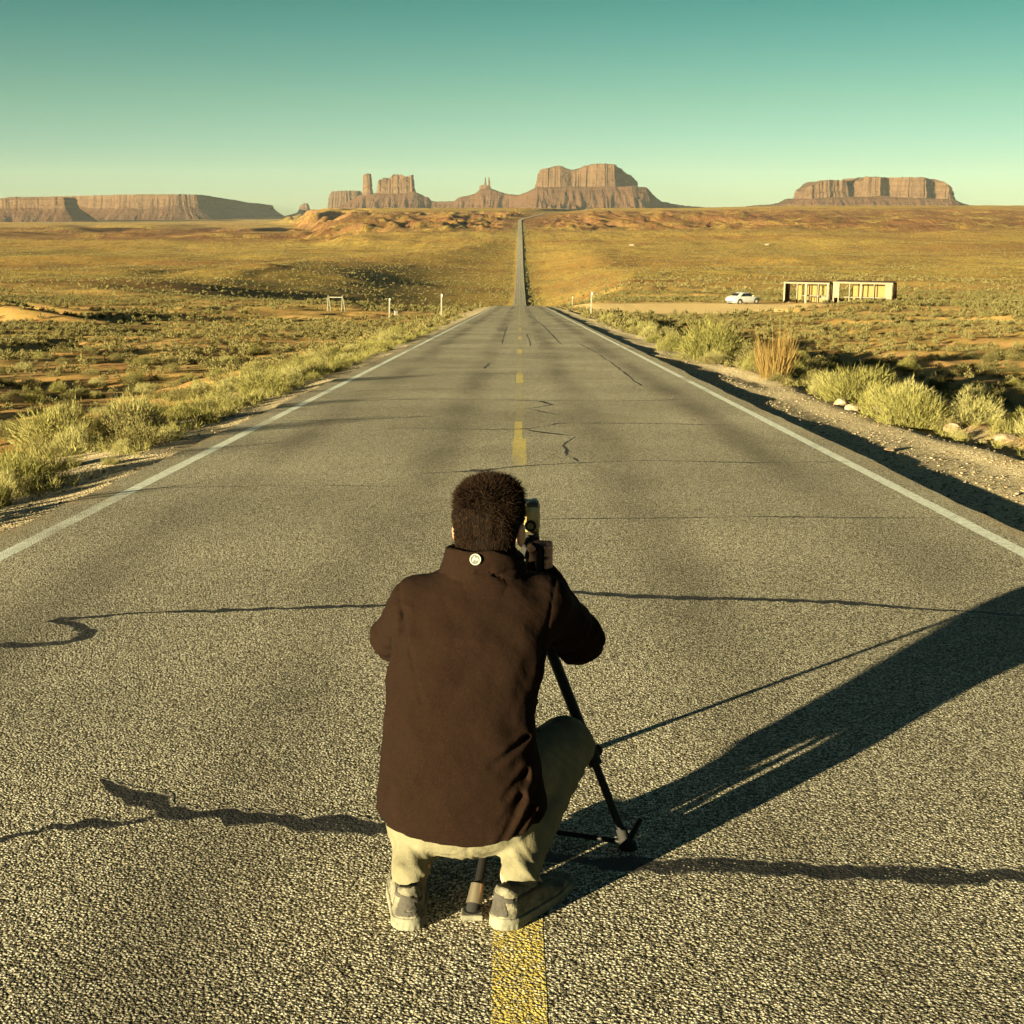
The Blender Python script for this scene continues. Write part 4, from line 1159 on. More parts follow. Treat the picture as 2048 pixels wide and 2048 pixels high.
def marker_post(x, y, h, w, label):
    root = tag(empty('marker_post', (x, y, gz(x, y))), label, 'post')
    MB().box((0, 0, h / 2 - 0.2), (w, w * 0.8, h + 0.4), Matrix.Rotation(R(1.5), 3, 'Y'), bevel=w * 0.08).build('post', M_POST, root)
    MB().box((h * 0.026, -w * 0.45, h - 0.12), (w * 0.8, 0.02, 0.16)).build('reflector', M_CARW, root)
    return root
marker_post(-5.79, 97, 1.85, 0.11, 'slim white marker post at the left road edge near the crest')
marker_post(5.28, 97, 1.75, 0.11, 'slim white marker post at the right road edge near the pull-off')
marker_post(-14.3, 144, 2.1, 0.16, 'white post standing alone on the red ground left of the road')
marker_post(6.6, 165, 1.2, 0.10, 'short far marker post beyond the crest at the right road edge')
px_, py_ = -13.6, 144.2
root = tag(empty('wooden_box', (px_, py_, gz(px_, py_)), 0.4), 'small pale box at the foot of the lone white post', 'box')
MB().box((0, 0, 0.28), (0.34, 0.34, 0.66), bevel=0.02).build('case', M_POST, root); MB().box((0, 0, 0.63), (0.40, 0.40, 0.06)).build('lid', M_POST, root)
# white frame on four legs
fx_, fy_ = -22.7, 162.0
root = tag(empty('wooden_trestle', (fx_, fy_, gz(fx_, fy_)), R(-12)), 'white wooden trestle of four legs and a crossbar on the left plain', 'trestle')
for x in (-0.92, 0.92):
    MB().tube((x - 0.10, -0.35, -0.3), (x, -0.05, 1.95), 0.055, seg=8).build('leg', M_POST, root)
    MB().tube((x + 0.12, 0.5, -0.3), (x, 0.05, 1.95), 0.055, seg=8).build('leg', M_POST, root)
MB().box((0, 0, 1.72), (1.96, 0.09, 0.11)).build('crossbar', M_POST, root)
# far homestead beyond the valley floor
for k, (x, y, w, lab) in enumerate(((128, 1520, 4.5, 'tiny far white trailer on the plain right of the road, left of a pair'), (141, 1540, 4.0, 'tiny far dark shed beside the white trailer on the plain'), (290, 1560, 4.0, 'tiny far white building alone on the right-hand plain'))):
    root = tag(empty('far_house', (x, y, gz(x, y))), lab, 'house')
    mw = M_WDARK if k == 1 else M_WPALE
    MB().box((0, 0, 1.2), (w, 5, 2.0)).build('wall', mw, root)
    MB().box((0, 0, 2.35), (w + 0.6, 5.6, 0.4)).build('roof', M_WDARK, root)

# ------------------------------------------------------------------ implicit-surface modelling for the person
def surface_nets(f, lo, hi, h):
    lo = np.array(lo, float); hi = np.array(hi, float)
    n = np.ceil((hi - lo) / h).astype(int) + 1
    X = (lo[0] + h * np.arange(n[0]))[:, None, None].astype(np.float32)
    Y = (lo[1] + h * np.arange(n[1]))[None, :, None].astype(np.float32)
    Z = (lo[2] + h * np.arange(n[2]))[None, None, :].astype(np.float32)
    v = np.broadcast_to(f(X, Y, Z), tuple(n)).astype(np.float32)
    s = v < 0
    cs = tuple(n - 1)
    acc = np.zeros(cs + (3,), np.float32); cnt = np.zeros(cs, np.int32)
    quads = []
    for ax in range(3):
        sl0 = [slice(None)] * 3; sl1 = [slice(None)] * 3
        sl0[ax] = slice(0, -1); sl1[ax] = slice(1, None)
        a = v[tuple(sl0)]; b = v[tuple(sl1)]
        sa = s[tuple(sl0)]
        cr_ = sa != s[tuple(sl1)]
        t_ = np.where(cr_, a / np.where(cr_, a - b, 1), 0)
        o1, o2 = [i for i in range(3) if i != ax]
        for d1 in (0, 1):
            for d2 in (0, 1):
                sl = [slice(None)] * 3
                sl[o1] = slice(d1, n[o1] - 1 + d1); sl[o2] = slice(d2, n[o2] - 1 + d2)
                c = cr_[tuple(sl)]; idx = np.nonzero(c)
                acc[idx + (np.full(len(idx[0]), ax),)] += t_[tuple(sl)][idx]
                acc[idx + (np.full(len(idx[0]), o1),)] += d1
                acc[idx + (np.full(len(idx[0]), o2),)] += d2
                cnt[idx] += 1
        e_ = np.array(np.nonzero(cr_)).T
        ok = (e_[:, o1] >= 1) & (e_[:, o2] >= 1) & (e_[:, o1] <= n[o1] - 2) & (e_[:, o2] <= n[o2] - 2)
        e_ = e_[ok]; neg = sa[tuple(e_.T)]
        def cell(k1, k2):
            q = e_.copy(); q[:, o1] -= k1; q[:, o2] -= k2
            return q
        quads.append((cell(1, 1), cell(0, 1), cell(0, 0), cell(1, 0), neg ^ (ax == 1)))
    act = cnt > 0
    ids = np.full(cs, -1, np.int64); ids[act] = np.arange(act.sum())
    base = np.array(np.nonzero(act)).T
    V = lo + h * (base + acc[act] / cnt[act][:, None])
    F = []
    for (a, b, c, d, ng) in quads:
        q = np.stack([ids[tuple(k.T)] for k in (a, b, c, d)], 1)
        q[~ng] = q[~ng][:, ::-1]
        F.append(q)
    return V, np.concatenate(F)

def relax(V, F, it=1, lam=0.5):
    e = np.concatenate([F[:, [0, 1]], F[:, [1, 2]], F[:, [2, 3]], F[:, [3, 0]]])
    for _ in range(it):
        sm = np.zeros_like(V); ct = np.zeros(len(V))
        for k in range(3):
            sm[:, k] = np.bincount(e[:, 0], V[e[:, 1], k], len(V)) + np.bincount(e[:, 1], V[e[:, 0], k], len(V))
        ct = np.bincount(e[:, 0], minlength=len(V)) + np.bincount(e[:, 1], minlength=len(V))
        V = V + lam * (sm / np.maximum(ct, 1)[:, None] - V)
    return V

def s_ell(c, r):
    c = [float(q) for q in c]; r = [float(q) for q in r]
    def f(X, Y, Z):
        a = ((X - c[0]) / r[0]) ** 2 + ((Y - c[1]) / r[1]) ** 2 + ((Z - c[2]) / r[2]) ** 2
        return (np.sqrt(a) - 1) * min(r)
    return f
def s_cap(a, b, r1, r2=None):
    a = np.array(a, float); b = np.array(b, float); r2 = r1 if r2 is None else r2
    d = b - a; dd = float(d @ d)
    def f(X, Y, Z):
        px, py, pz = X - a[0], Y - a[1], Z - a[2]
        t = np.clip((px * d[0] + py * d[1] + pz * d[2]) / dd, 0, 1)
        return np.sqrt((px - t * d[0]) ** 2 + (py - t * d[1]) ** 2 + (pz - t * d[2]) ** 2) - (r1 + (r2 - r1) * t)
    return f
def smin(a, b, k):
    h = np.clip(0.5 + 0.5 * (b - a) / k, 0, 1)
    return b + (a - b) * h - k * h * (1 - h)
def s_union(fs, k=0.03):
    def f(X, Y, Z):
        r = fs[0](X, Y, Z)
        for g in fs[1:]: r = smin(r, g(X, Y, Z), k)
        return r
    return f
def s_loft(tab):
    T = np.array(tab, float)      # z, cx, cy, a, b
    def f(X, Y, Z):
        g = [np.interp(Z.ravel(), T[:, 0], T[:, i]).astype(np.float32).reshape(Z.shape) for i in range(1, 5)]
        q = np.sqrt(np.sqrt(((X - g[0]) / g[2]) ** 2 ** 1.0 * ((X - g[0]) / g[2]) ** 2 + ((Y - g[1]) / g[3]) ** 4 + 2 * 0.75 * ((X - g[0]) / g[2]) ** 2 * ((Y - g[1]) / g[3]) ** 2))
        d = (q - 1) * np.minimum(g[2], g[3])
        return np.maximum(d, np.maximum(Z - T[-1, 0], T[0, 0] - Z))
    return f
def wav(X, Y, Z, f, p):
    return (np.sin(f * X + 1.3 * np.sin(0.7 * f * Z + p)) * np.sin(f * 0.9 * Y + p * 2 + 1.1 * np.sin(0.8 * f * X)) * np.sin(f * 0.8 * Z + p * 3 + np.sin(0.6 * f * Y)))

def sdf_obj(name, f, lo, hi, h, mat, parent, rl=1):
    V, F = surface_nets(f, lo, hi, h)
    V = relax(V, F, rl)
    return add(name, np_mesh(name, V, F, True), mat, parent)

# materials
t = NT('skin')
oc = t.pos()
M_SKIN = t.done(t.principled(t.mix(t.mrange(t.noise(oc, 40.0, 3.0), 0.35, 0.65), (0.32, 0.165, 0.105), (0.40, 0.21, 0.14)), 0.6, 0.0, t.bump(t.noise(oc, 400.0, 2.0), 0.2, 0.001), 0.35))
t = NT('brown_fleece')
oc = t.pos()
fz = t.noise(oc, 420.0, 3.0, 0.7); fl2 = t.noise(oc, 16.0, 4.0, 0.6)
fc = t.mix(t.mrange(fl2, 0.3, 0.7), (0.0048, 0.0023, 0.0013), (0.0069, 0.0033, 0.0018))
fc = t.mix(t.mrange(fz, 0.42, 0.70, 0.0, 0.85), fc, (0.0138, 0.0072, 0.0042))
M_FLEECE = t.done(t.principled(fc, 1.0, 0.0, t.bump(t.math('ADD', t.math('MULTIPLY', fz, 0.25), t.noise(oc, 60.0, 3.0)), 0.45, 0.004), 0.05))
t = NT('khaki_trousers')
oc = t.pos()
kn = t.noise(oc, 30.0, 5.0, 0.6)
M_KHAKI = t.done(t.principled(t.mix(t.mrange(kn, 0.3, 0.7), (0.0920, 0.0824, 0.0496), (0.1200, 0.1088, 0.0680)), 0.95, 0.0, t.bump(t.math('ADD', t.math('MULTIPLY', t.noise(oc, 700.0, 2.0), 0.1), t.noise(oc, 45.0, 4.0, 0.6)), 0.5, 0.008), 0.1))
t = NT('brown_hair')
oc = t.pos((90.0, 90.0, 22.0))
hn = t.noise(oc, 3.0, 4.0, 0.7)
M_HAIR = t.done(t.principled(t.ramp(hn, [(0.3, (0.0010, 0.0006, 0.0003)), (0.50, (0.0027, 0.0014, 0.0006)), (0.72, (0.0224, 0.0104, 0.0038))]), 0.85, 0.0, t.bump(hn, 0.8, 0.006), 0.06))
t = NT('hair_strand')
M_STRAND = t.done(t.principled(t.ramp(t.noise(t.pos((60.0, 60.0, 25.0)), 4.0, 3.0, 0.7), [(0.35, (0.0022, 0.0012, 0.0006)), (0.55, (0.010, 0.0048, 0.0019)), (0.75, (0.052, 0.025, 0.0095))]), 0.8, 0.0, None, 0.08))
M_SHOE = simple('worn_shoe_fabric', (0.0920, 0.0840, 0.0560), 0.9, 0.0, 0.6, 34.0, 0.5, 150.0)
M_SHOED = simple('shoe_dark_panel', (0.0280, 0.0248, 0.0192), 0.9, 0.0, 0.4, 20.0)
M_SOLE = simple('shoe_sole', (0.1120, 0.1080, 0.0760), 0.85, 0.0, 0.4, 25.0, 0.4, 90.0)
M_BLACK = simple('black_metal', (0.005, 0.0045, 0.004), 0.5, 0.0, 0.3, 20.0, spec=0.2)
M_RUBBER = simple('black_rubber', (0.009, 0.0085, 0.0075), 0.85)
M_CHROME = simple('bare_metal', (0.26, 0.22, 0.15), 0.35, 0.8)
M_CAMB = simple('camera_body_black', (0.035, 0.028, 0.017), 0.5, 0.0, 0.3, 60.0, 0.3, 500.0, 0.001, spec=0.5)
M_CAMG = simple('camera_back_painted_sheen', (0.26, 0.20, 0.07), 0.22, 0.0, 0.3, 15.0, spec=0.7)  # golden base colour stands in for warm light reflected off the camera back
M_BADGE = simple('badge_white', (0.1600, 0.1680, 0.1440), 0.6)
M_BADGED = simple('badge_grey', (0.05, 0.05, 0.045), 0.6)

# joints (metres, world)
LSH, LEL, LWR = (-0.275, 3.20, 0.525), (-0.335, 3.36, 0.375), (-0.115, 3.50, 0.545)
RSH, REL, RWR = (0.070, 3.22, 0.525), (0.160, 3.36, 0.372), (0.050, 3.47, 0.545)
LHIP, LKN, LAN = (-0.225, 3.02, 0.075), (-0.275, 3.36, 0.10), (-0.258, 2.915, -0.070)
RHIP, RKN, RAN = (-0.065, 3.02, 0.075), (0.122, 3.30, 0.085), (-0.006, 2.900, -0.080)
HEAD = np.array((-0.076, 3.245, 0.728))

# head frame: turned a little to the right and tipped forward
ht = R(-14)
hx_ = np.array((math.cos(ht), math.sin(ht), 0)); hy_ = np.array((-math.sin(ht), math.cos(ht), 0))
def hp(a, b, c): return HEAD + hx_ * a + hy_ * b + np.array((0, 0, c))
def s_hell(c, r):
    """ellipsoid in the head frame"""
    C = hp(*c)
    def f(X, Y, Z):
        dx, dy, dz = X - C[0], Y - C[1], Z - C[2]
        a = dx * hx_[0] + dy * hx_[1]; b = dx * hy_[0] + dy * hy_[1]
        return (np.sqrt((a / r[0]) ** 2 + (b / r[1]) ** 2 + (dz / r[2]) ** 2) - 1) * min(r)
    return f
skin = [s_hell((0, -0.005, 0.012), (0.078, 0.094, 0.088)), s_hell((0, 0.035, -0.045), (0.060, 0.060, 0.068)), s_hell((0, 0.062, -0.095), (0.028, 0.026, 0.020)),
        s_cap(hp(0, -0.025, -0.04), (-0.095, 3.215, 0.56), 0.056, 0.066)]
face = [s_cap(hp(0, 0.098, 0.0), hp(0, 0.112, -0.038), 0.008, 0.014), s_hell((0, 0.088, 0.022), (0.052, 0.012, 0.012)), s_hell((0, 0.088, -0.066), (0.026, 0.012, 0.007)), s_hell((0, 0.088, -0.077), (0.022, 0.012, 0.007)),
        s_hell((-0.086, -0.012, -0.028), (0.011, 0.020, 0.034)), s_hell((0.086, -0.012, -0.028), (0.011, 0.020, 0.034))]
def finger(pts, r=0.0082):
    return [s_cap(a, b, r * (1 - 0.07 * i), r * (1 - 0.07 * (i + 1))) for i, (a, b) in enumerate(zip(pts[:-1], pts[1:]))]
hands = []
# right hand closed on the pan handle (upright bar at x 0.056, y 3.43)
hands += [s_cap((0.052, 3.462, 0.560), (0.050, 3.464, 0.600), 0.024, 0.022), s_cap(RWR, (0.052, 3.464, 0.565), 0.026, 0.025)]
for zf, ln in ((0.612, 1.0), (0.594, 1.05), (0.576, 1.0), (0.559, 0.85)):
    hands += finger([(0.064, 3.470, zf), (0.083, 3.455, zf + 0.002), (0.084, 3.428, zf + 0.001), (0.071, 3.410 + 0.006 * (1 - ln), zf)], 0.0088)
hands += finger([(0.040, 3.460, 0.585), (0.032, 3.440, 0.603), (0.030, 3.418, 0.612), (0.037, 3.404, 0.612)], 0.0105)
# left hand cupped under the lens
hands += [s_cap((-0.075, 3.545, 0.592), (-0.040, 3.560, 0.605), 0.022, 0.022), s_cap(LWR, (-0.075, 3.545, 0.590), 0.027, 0.024)]
for k_, yf in enumerate((3.588, 3.570, 3.552, 3.536)):
    hands += finger([(-0.035, yf, 0.604), (-0.005, yf + 0.004, 0.606), (0.020, yf + 0.004, 0.617), (0.034 - 0.004 * k_, yf + 0.004, 0.634)], 0.0085)
hands += finger([(-0.070, 3.575, 0.605), (-0.074, 3.592, 0.625), (-0.064, 3.598, 0.645)], 0.0095)
trunk = [s_cap((-0.145, 3.02, 0.10), (-0.125, 3.14, 0.40), 0.105, 0.115), s_cap((-0.22, 3.18, 0.50), (0.02, 3.20, 0.50), 0.06, 0.06), s_cap((-0.12, 3.15, 0.42), (-0.10, 3.2, 0.56), 0.09, 0.06),
         s_cap(LSH, LEL, 0.042, 0.036), s_cap(LEL, LWR, 0.036, 0.026), s_cap(RSH, REL, 0.042, 0.036), s_cap(REL, RWR, 0.036, 0.026),
         s_cap(LHIP, LKN, 0.072, 0.048), s_cap(LKN, LAN, 0.046, 0.034), s_cap(RHIP, RKN, 0.072, 0.048), s_cap(RKN, RAN, 0.046, 0.034),
         s_cap(LAN, (-0.266, 2.960, -0.140), 0.032, 0.022), s_cap(RAN, (0.040, 2.960, -0.140), 0.032, 0.022)]
fb_ = s_union(trunk, 0.03); fh_ = s_union(skin, 0.025); ff_ = s_union(face, 0.006); fn_ = s_union(hands, 0.006)
eyes_ = [s_hell((-0.031, 0.094, 0.006), (0.015, 0.012, 0.009)), s_hell((0.031, 0.094, 0.006), (0.015, 0.012, 0.009))]
def f_body(X, Y, Z):
    a = smin(fb_(X, Y, Z), fh_(X, Y, Z), 0.02)
    a = smin(a, ff_(X, Y, Z), 0.008)
    for e_ in eyes_: a = np.maximum(a, -(e_(X, Y, Z)))
    return smin(a, fn_(X, Y, Z), 0.006)
person = sdf_obj('person', f_body, (-0.43, 2.86, -0.19), (0.25, 3.64, 0.87), 0.0052, M_SKIN, None, 1)
tag(person, 'person crouching on the centre line behind a tripod, brown fleece jacket and khaki trousers', 'person')
M_EYE = simple('eye_white', (0.7, 0.68, 0.62), 0.3)
for s in (-1, 1):
    MB().ball(hp(0.031 * s, 0.079, 0.006), 0.0125).build('eye', M_EYE, person, True)

# jacket
TORSO = [(-0.03, -0.138, 3.015, 0.214, 0.150), (0.03, -0.140, 3.015, 0.214, 0.156), (0.10, -0.146, 3.025, 0.208, 0.154), (0.20, -0.150, 3.05, 0.194, 0.147), (0.30, -0.146, 3.085, 0.190, 0.142), (0.40, -0.130, 3.125, 0.197, 0.140), (0.48, -0.118, 3.155, 0.205, 0.132), (0.54, -0.108, 3.18, 0.190, 0.116), (0.58, -0.100, 3.195, 0.145, 0.100), (0.61, -0.095, 3.205, 0.105, 0.090), (0.66, -0.090, 3.215, 0.085, 0.082)]
zr = lambda r: 0.322 - 0.00141 * (r - 1330)
xr_ = lambda p: (p - 966) / 766 - 0.0174
FOLDS = [((992, 1386), (930, 1416), 0.010, 0.009), ((991, 1440), (955, 1470), 0.012, 0.010), ((992, 1452), (942, 1520), 0.010, 0.010), ((985, 1478), (936, 1562), 0.011, 0.010), ((1002, 1500), (960, 1562), 0.011, 0.010), ((1012, 1515), (985, 1568), 0.010, 0.010),
         ((760, 1185), (748, 1300), 0.006, 0.010), ((1008, 1100), (995, 1150), 0.006, 0.012), ((740, 1470), (722, 1530), 0.005, 0.012), ((800, 1090), (775, 1110), 0.004, 0.012)]
f_torso = s_loft(TORSO)
sleeves = [s_cap((-0.262, 3.195, 0.520), LEL, 0.072, 0.060), s_cap(LEL, (-0.150, 3.478, 0.51), 0.060, 0.044), s_cap((0.055, 3.215, 0.520), REL, 0.074, 0.064), s_cap(REL, (0.058, 3.455, 0.528), 0.064, 0.046),
           s_cap((-0.25, 3.19, 0.505), (0.05, 3.20, 0.512), 0.072, 0.072)]
f_sl = s_union(sleeves, 0.03)
def f_jacket(X, Y, Z):
    d = smin(f_torso(X, Y, Z), f_sl(X, Y, Z), 0.035)
    # seam grooves around the armholes and the folds drawn from the right hip
    for (p0, p1, dep, w) in FOLDS:
        ax_, az_, bx_, bz_ = xr_(p0[0]), zr(p0[1]), xr_(p1[0]), zr(p1[1])
        vx, vz = bx_ - ax_, bz_ - az_; L2 = vx * vx + vz * vz
        t_ = np.clip(((X - ax_) * vx + (Z - az_) * vz) / L2, 0, 1)
        q = np.sqrt((X - ax_ - t_ * vx) ** 2 + (Z - az_ - t_ * vz) ** 2)
        fade = np.exp(-(q / w) ** 2) * (1 - 0.75 * t_) * (Y < 3.12)
        d = d + dep * fade - 0.45 * dep * np.exp(-((q - 1.7 * w) / w) ** 2) * (1 - 0.75 * t_) * (Y < 3.12)
    arm = np.exp(-((Z - 0.40) / 0.2) ** 2)
    d = d + 0.0044 * wav(X, Y, Z, 34.0, 0.4) * (0.35 + arm) + 0.0011 * wav(X, Y, Z, 90.0, 1.9)
    # armhole seams
    sm_ = np.exp(-(((X + 0.285) + 0.30 * (Z - 0.50)) / 0.0035) ** 2) + np.exp(-(((X - 0.072) - 0.22 * (Z - 0.50)) / 0.0035) ** 2)
    d = d + 0.0040 * sm_ * (Z > 0.33) * (Y < 3.26)
    # sleeve creases at the elbows
    for E_, W_ in ((LEL, LWR), (REL, RWR)):
        r_ = np.sqrt((X - E_[0]) ** 2 + (Y - E_[1]) ** 2 + (Z - E_[2]) ** 2)
        d = d + 0.0045 * np.sin((X * 0.5 + Y * 0.3 - Z) * 150.0 + 2 * np.sin(X * 40)) * np.exp(-(r_ / 0.085) ** 2)
    # hem band and open bottom
    d = d + 0.003 * np.exp(-((Z - 0.040) / 0.005) ** 2)
    hem = (0.014 + 0.004 * np.sin(X * 21.0 + 0.5) + 0.55 * (X + 0.14) ** 2) - Z
    d = np.maximum(d, hem)
    # open neck
    neck = np.sqrt((X + 0.089) ** 2 + (Y - 3.222) ** 2) - 0.066
    d = np.maximum(d, np.where(Z > 0.60, -neck, -1.0))
    # cuffs
    return d
jacket = sdf_obj('jacket', f_jacket, (-0.43, 2.83, -0.04), (0.26, 3.55, 0.70), 0.0052, M_FLEECE, person, 1)
jacket['label'] = 'brown fleece jacket with a small round white badge on the collar'

# stand collar
def f_collar(X, Y, Z):
    t_ = np.clip((Z - 0.570) / 0.105, 0, 1)
    cx2 = -0.094 + 0.006 * t_; cy2 = 3.205 + 0.010 * t_
    rr = np.sqrt(((X - cx2) / 1.06) ** 2 + (Y - cy2) ** 2)
    rad = 0.114 - 0.029 * t_ ** 0.6
    d = np.abs(rr - rad) - 0.0075
    top = 0.668 + 0.010 * np.cos(np.arctan2(X + 0.09, -(Y - 3.21))) - 0.030 * np.clip((X + 0.06) / 0.09, 0, 1)
    d = np.maximum(d, Z - top)
    d = np.maximum(d, 0.562 - Z)
    d = np.maximum(d, (Y - 3.285))
    return d + 0.0025 * wav(X, Y, Z, 60.0, 2.2) + 0.005 * np.exp(-((Z - 0.628 + 0.55 * np.clip(X + 0.075, 0, 1)) / 0.006) ** 2) * (X > -0.11) + 0.004 * np.exp(-((Z - 0.590 - 0.2 * (X + 0.2)) / 0.005) ** 2)
sdf_obj('collar', f_collar, (-0.23, 3.06, 0.55), (0.05, 3.31, 0.72), 0.0035, M_FLEECE, jacket, 1)

# badge on the collar
bc = Vector((-0.1085, 3.1165, 0.660)); bn = Vector((-0.10, -0.95, 0.30)).normalized()
bq = bn.to_track_quat('Z', 'Y')
m = MB().tube(bc - bn * 0.004, bc + bn * 0.004, 0.0150, 0.0142, 28)
badge = m.build('badge', M_BADGED, jacket, True)
def flat_shape(name, pts, off, thick, mat, parent):
    me = bpy.data.meshes.new(name); n_ = len(pts)
    top = [bc + bq @ Vector((a, b, off + thick)) for a, b in pts]; bot = [bc + bq @ Vector((a, b, off - 0.0005)) for a, b in pts]
    me.from_pydata(top + bot, [], [list(range(n_)), list(range(2 * n_ - 1, n_ - 1, -1))] + [[i, i + n_, (i + 1) % n_ + n_, (i + 1) % n_] for i in range(n_)])
    return add(name, me, mat, parent)
MB().ring(bc + bn * 0.004, bn, 0.0128, 0.0018, 28, 6).build('badge_rim', M_BADGE, badge, True)
flat_shape('badge_emblem', [(-0.0095, -0.006), (-0.006, 0.004), (-0.002, 0.0085), (0.0015, 0.002), (0.005, 0.0055), (0.0095, -0.002), (0.0085, -0.006), (0.0045, 0.0), (0.002, -0.005), (-0.002, 0.001), (-0.0055, -0.007)], 0.004, 0.0014, M_BADGE, badge)

# trousers
legs = [s_cap(LHIP, LKN, 0.106, 0.076), s_cap(LKN, (-0.266, 3.02, -0.03), 0.074, 0.054), s_cap((-0.266, 3.02, -0.03), (-0.266, 2.890, -0.075), 0.053, 0.044),
        s_cap(RHIP, RKN, 0.106, 0.078), s_cap(RKN, (0.028, 3.02, -0.03), 0.076, 0.057), s_cap((0.028, 3.02, -0.03), (0.002, 2.900, -0.075), 0.055, 0.046)]
f_legs = s_union(legs, 0.022)
f_pel = s_ell((-0.142, 2.986, 0.024), (0.184, 0.108, 0.090))
def f_trousers(X, Y, Z):
    d = smin(f_legs(X, Y, Z), f_pel(X, Y, Z), 0.03)
    # split between the legs, open waist
    cr2 = np.sqrt(((X + 0.135) / 0.055) ** 2 + ((Z + 0.165) / 0.10) ** 2) - 1
    d = np.maximum(d, -0.05 * cr2)
    d = d + 0.0035 * wav(X, Y, Z, 55.0, 0.9) + 0.0075 * (np.abs(np.sin((Z * 1.0 + 0.55 * X - 0.35 * Y) * 92 + 1.6 * np.sin(X * 48 + Y * 30))) - 0.6) * np.exp(-((Z + 0.075) / 0.045) ** 2)
    d = d + 0.008 * (np.abs(np.sin((Y * 0.9 + Z * 0.6 + X * 0.5) * 62 + 1.4 * np.sin(Z * 34 + X * 20))) - 0.6) * np.exp(-((X - 0.10) ** 2 + (Y - 3.22) ** 2 + (Z - 0.03) ** 2) / 0.012)
    d = d + 0.005 * 0.5 * np.exp(-((X + 0.125) / 0.006) ** 2) * (Y < 2.98) * (Z > -0.06)
    cuff = -0.106 + 0.009 * np.sin(X * 41 + 1.0) + 0.35 * np.clip(2.885 - Y, 0, 0.1) - Z
    return np.maximum(d, cuff)
sdf_obj('trousers', f_trousers, (-0.39, 2.82, -0.13), (0.24, 3.47, 0.22), 0.0048, M_KHAKI, person, 1)

# shoes: worn trainers, heels towards the camera
def shoe(hx0, hy0, yaw, name_label):
    """hx0, hy0: back of the heel on the ground; yaw: the way the toe points"""
    cy_, sy_ = math.cos(yaw), math.sin(yaw)
    gnd = lambda Y: -0.0608 * Y
    def loc(X, Y):
        dx, dy = X - hx0, Y - hy0
        return dx * cy_ - dy * sy_, dx * sy_ + dy * cy_           # across, along
    def width(v): return 0.036 + 0.011 * np.clip((v - 0.06) / 0.12, 0, 1) - 0.010 * np.clip((v - 0.20) / 0.09, 0, 1)
    def f(X, Y, Z):
        u, v = loc(X, Y); z = Z - gnd(Y)
        top = 0.098 - 0.055 * np.clip((v - 0.10) / 0.10, 0, 1) - 0.010 * np.clip((v - 0.20) / 0.08, 0, 1) + 0.012 * np.exp(-((v - 0.01) / 0.02) ** 2)
        w = width(v) * (1.08 - 0.34 * np.clip(z / 0.10, 0, 1) ** 1.5)
        ends = np.maximum(0.030 - v + 0.10 * np.clip(z - 0.03, 0, 0.05) * 0, v - 0.262)
        side = np.sqrt(u ** 2 + np.clip(ends, 0, 1) ** 2) - w
        d = np.maximum(side, -smin(top - z, np.full_like(z, 1.0), 0.001))
        d = -smin(-d, top - z, 0.018)
        d = np.maximum(d, 0.018 - z)
        # panel seams, lacing ridge, scuffs
        d = d + 0.0022 * np.exp(-((z - 0.050 - 0.45 * np.abs(u)) / 0.0028) ** 2) + 0.0022 * np.exp(-((v - 0.075 - 0.4 * (z - 0.05)) / 0.003) ** 2) - 0.0025 * np.exp(-((z - 0.036) / 0.004) ** 2)
        return d + 0.0016 * wav(u, v, z, 120.0, 1.0 + yaw) + 0.0012 * wav(u, v, z, 300.0, 2.0)
    lo = (min(hx0, hx0 + 0.28 * sy_) - 0.065, hy0 - 0.02, -0.20); hi = (max(hx0, hx0 + 0.28 * sy_) + 0.065, hy0 + 0.31, -0.05)
    o = sdf_obj('shoe', f, lo, hi, 0.0032, M_SHOE, person, 1)
    o['label'] = name_label
    def fs(X, Y, Z):
        u, v = loc(X, Y); z = Z - gnd(Y)
        w = width(v) + 0.0065 + 0.05 * np.clip(0.014 - z, 0, 0.02)
        ends = np.maximum(0.032 - v, v - 0.260)
        d = np.sqrt(u ** 2 + np.clip(ends, 0, 1) ** 2) - w
        d = np.maximum(d, z - 0.026 - 0.006 * np.clip((0.06 - v) / 0.06, 0, 1))
        d = np.maximum(d, 0.001 - z)
        an = np.arctan2(u, 0.05 - v)
        lug = np.sin(np.where(v < 0.05, an * 26, v * 330))
        return d + 0.0008 * np.clip(lug * 2, -1, 1) * np.exp(-((z - 0.008) / 0.008) ** 2)
    sdf_obj('sole', fs, lo, hi, 0.0028, M_SOLE, o, 0)
    def fc_(X, Y, Z):      # darker heel panel lying just proud of the upper
        u, v = loc(X, Y); z = Z - gnd(Y)
        d = np.abs(f(X, Y, Z) + 0.0005) - 0.0022
        return np.maximum(d, np.maximum(np.abs(u + 0.004) - (0.030 - 0.30 * np.clip(z - 0.035, 0, 0.1)), np.maximum(v - 0.05, np.maximum(z - 0.088, 0.036 - z))))
    sdf_obj('heel_tab', fc_, lo, hi, 0.0030, M_SHOED, o, 0)
    def fl_(X, Y, Z):      # dark strap over the ankle
        u, v = loc(X, Y); z = Z - gnd(Y)
        d = np.abs(f(X, Y, Z) + 0.0005) - 0.0024
        return np.maximum(d, np.abs(z - 0.080 + 0.25 * u) - 0.006)
    sdf_obj('strap', fl_, lo, hi, 0.0030, M_SHOED, o, 0)
    return o
shoe(-0.262, 2.800, R(-6), 'left shoe, lit by the sun, with tread marks')
shoe(-0.046, 2.806, R(33), 'right shoe turned outwards, half in shade')

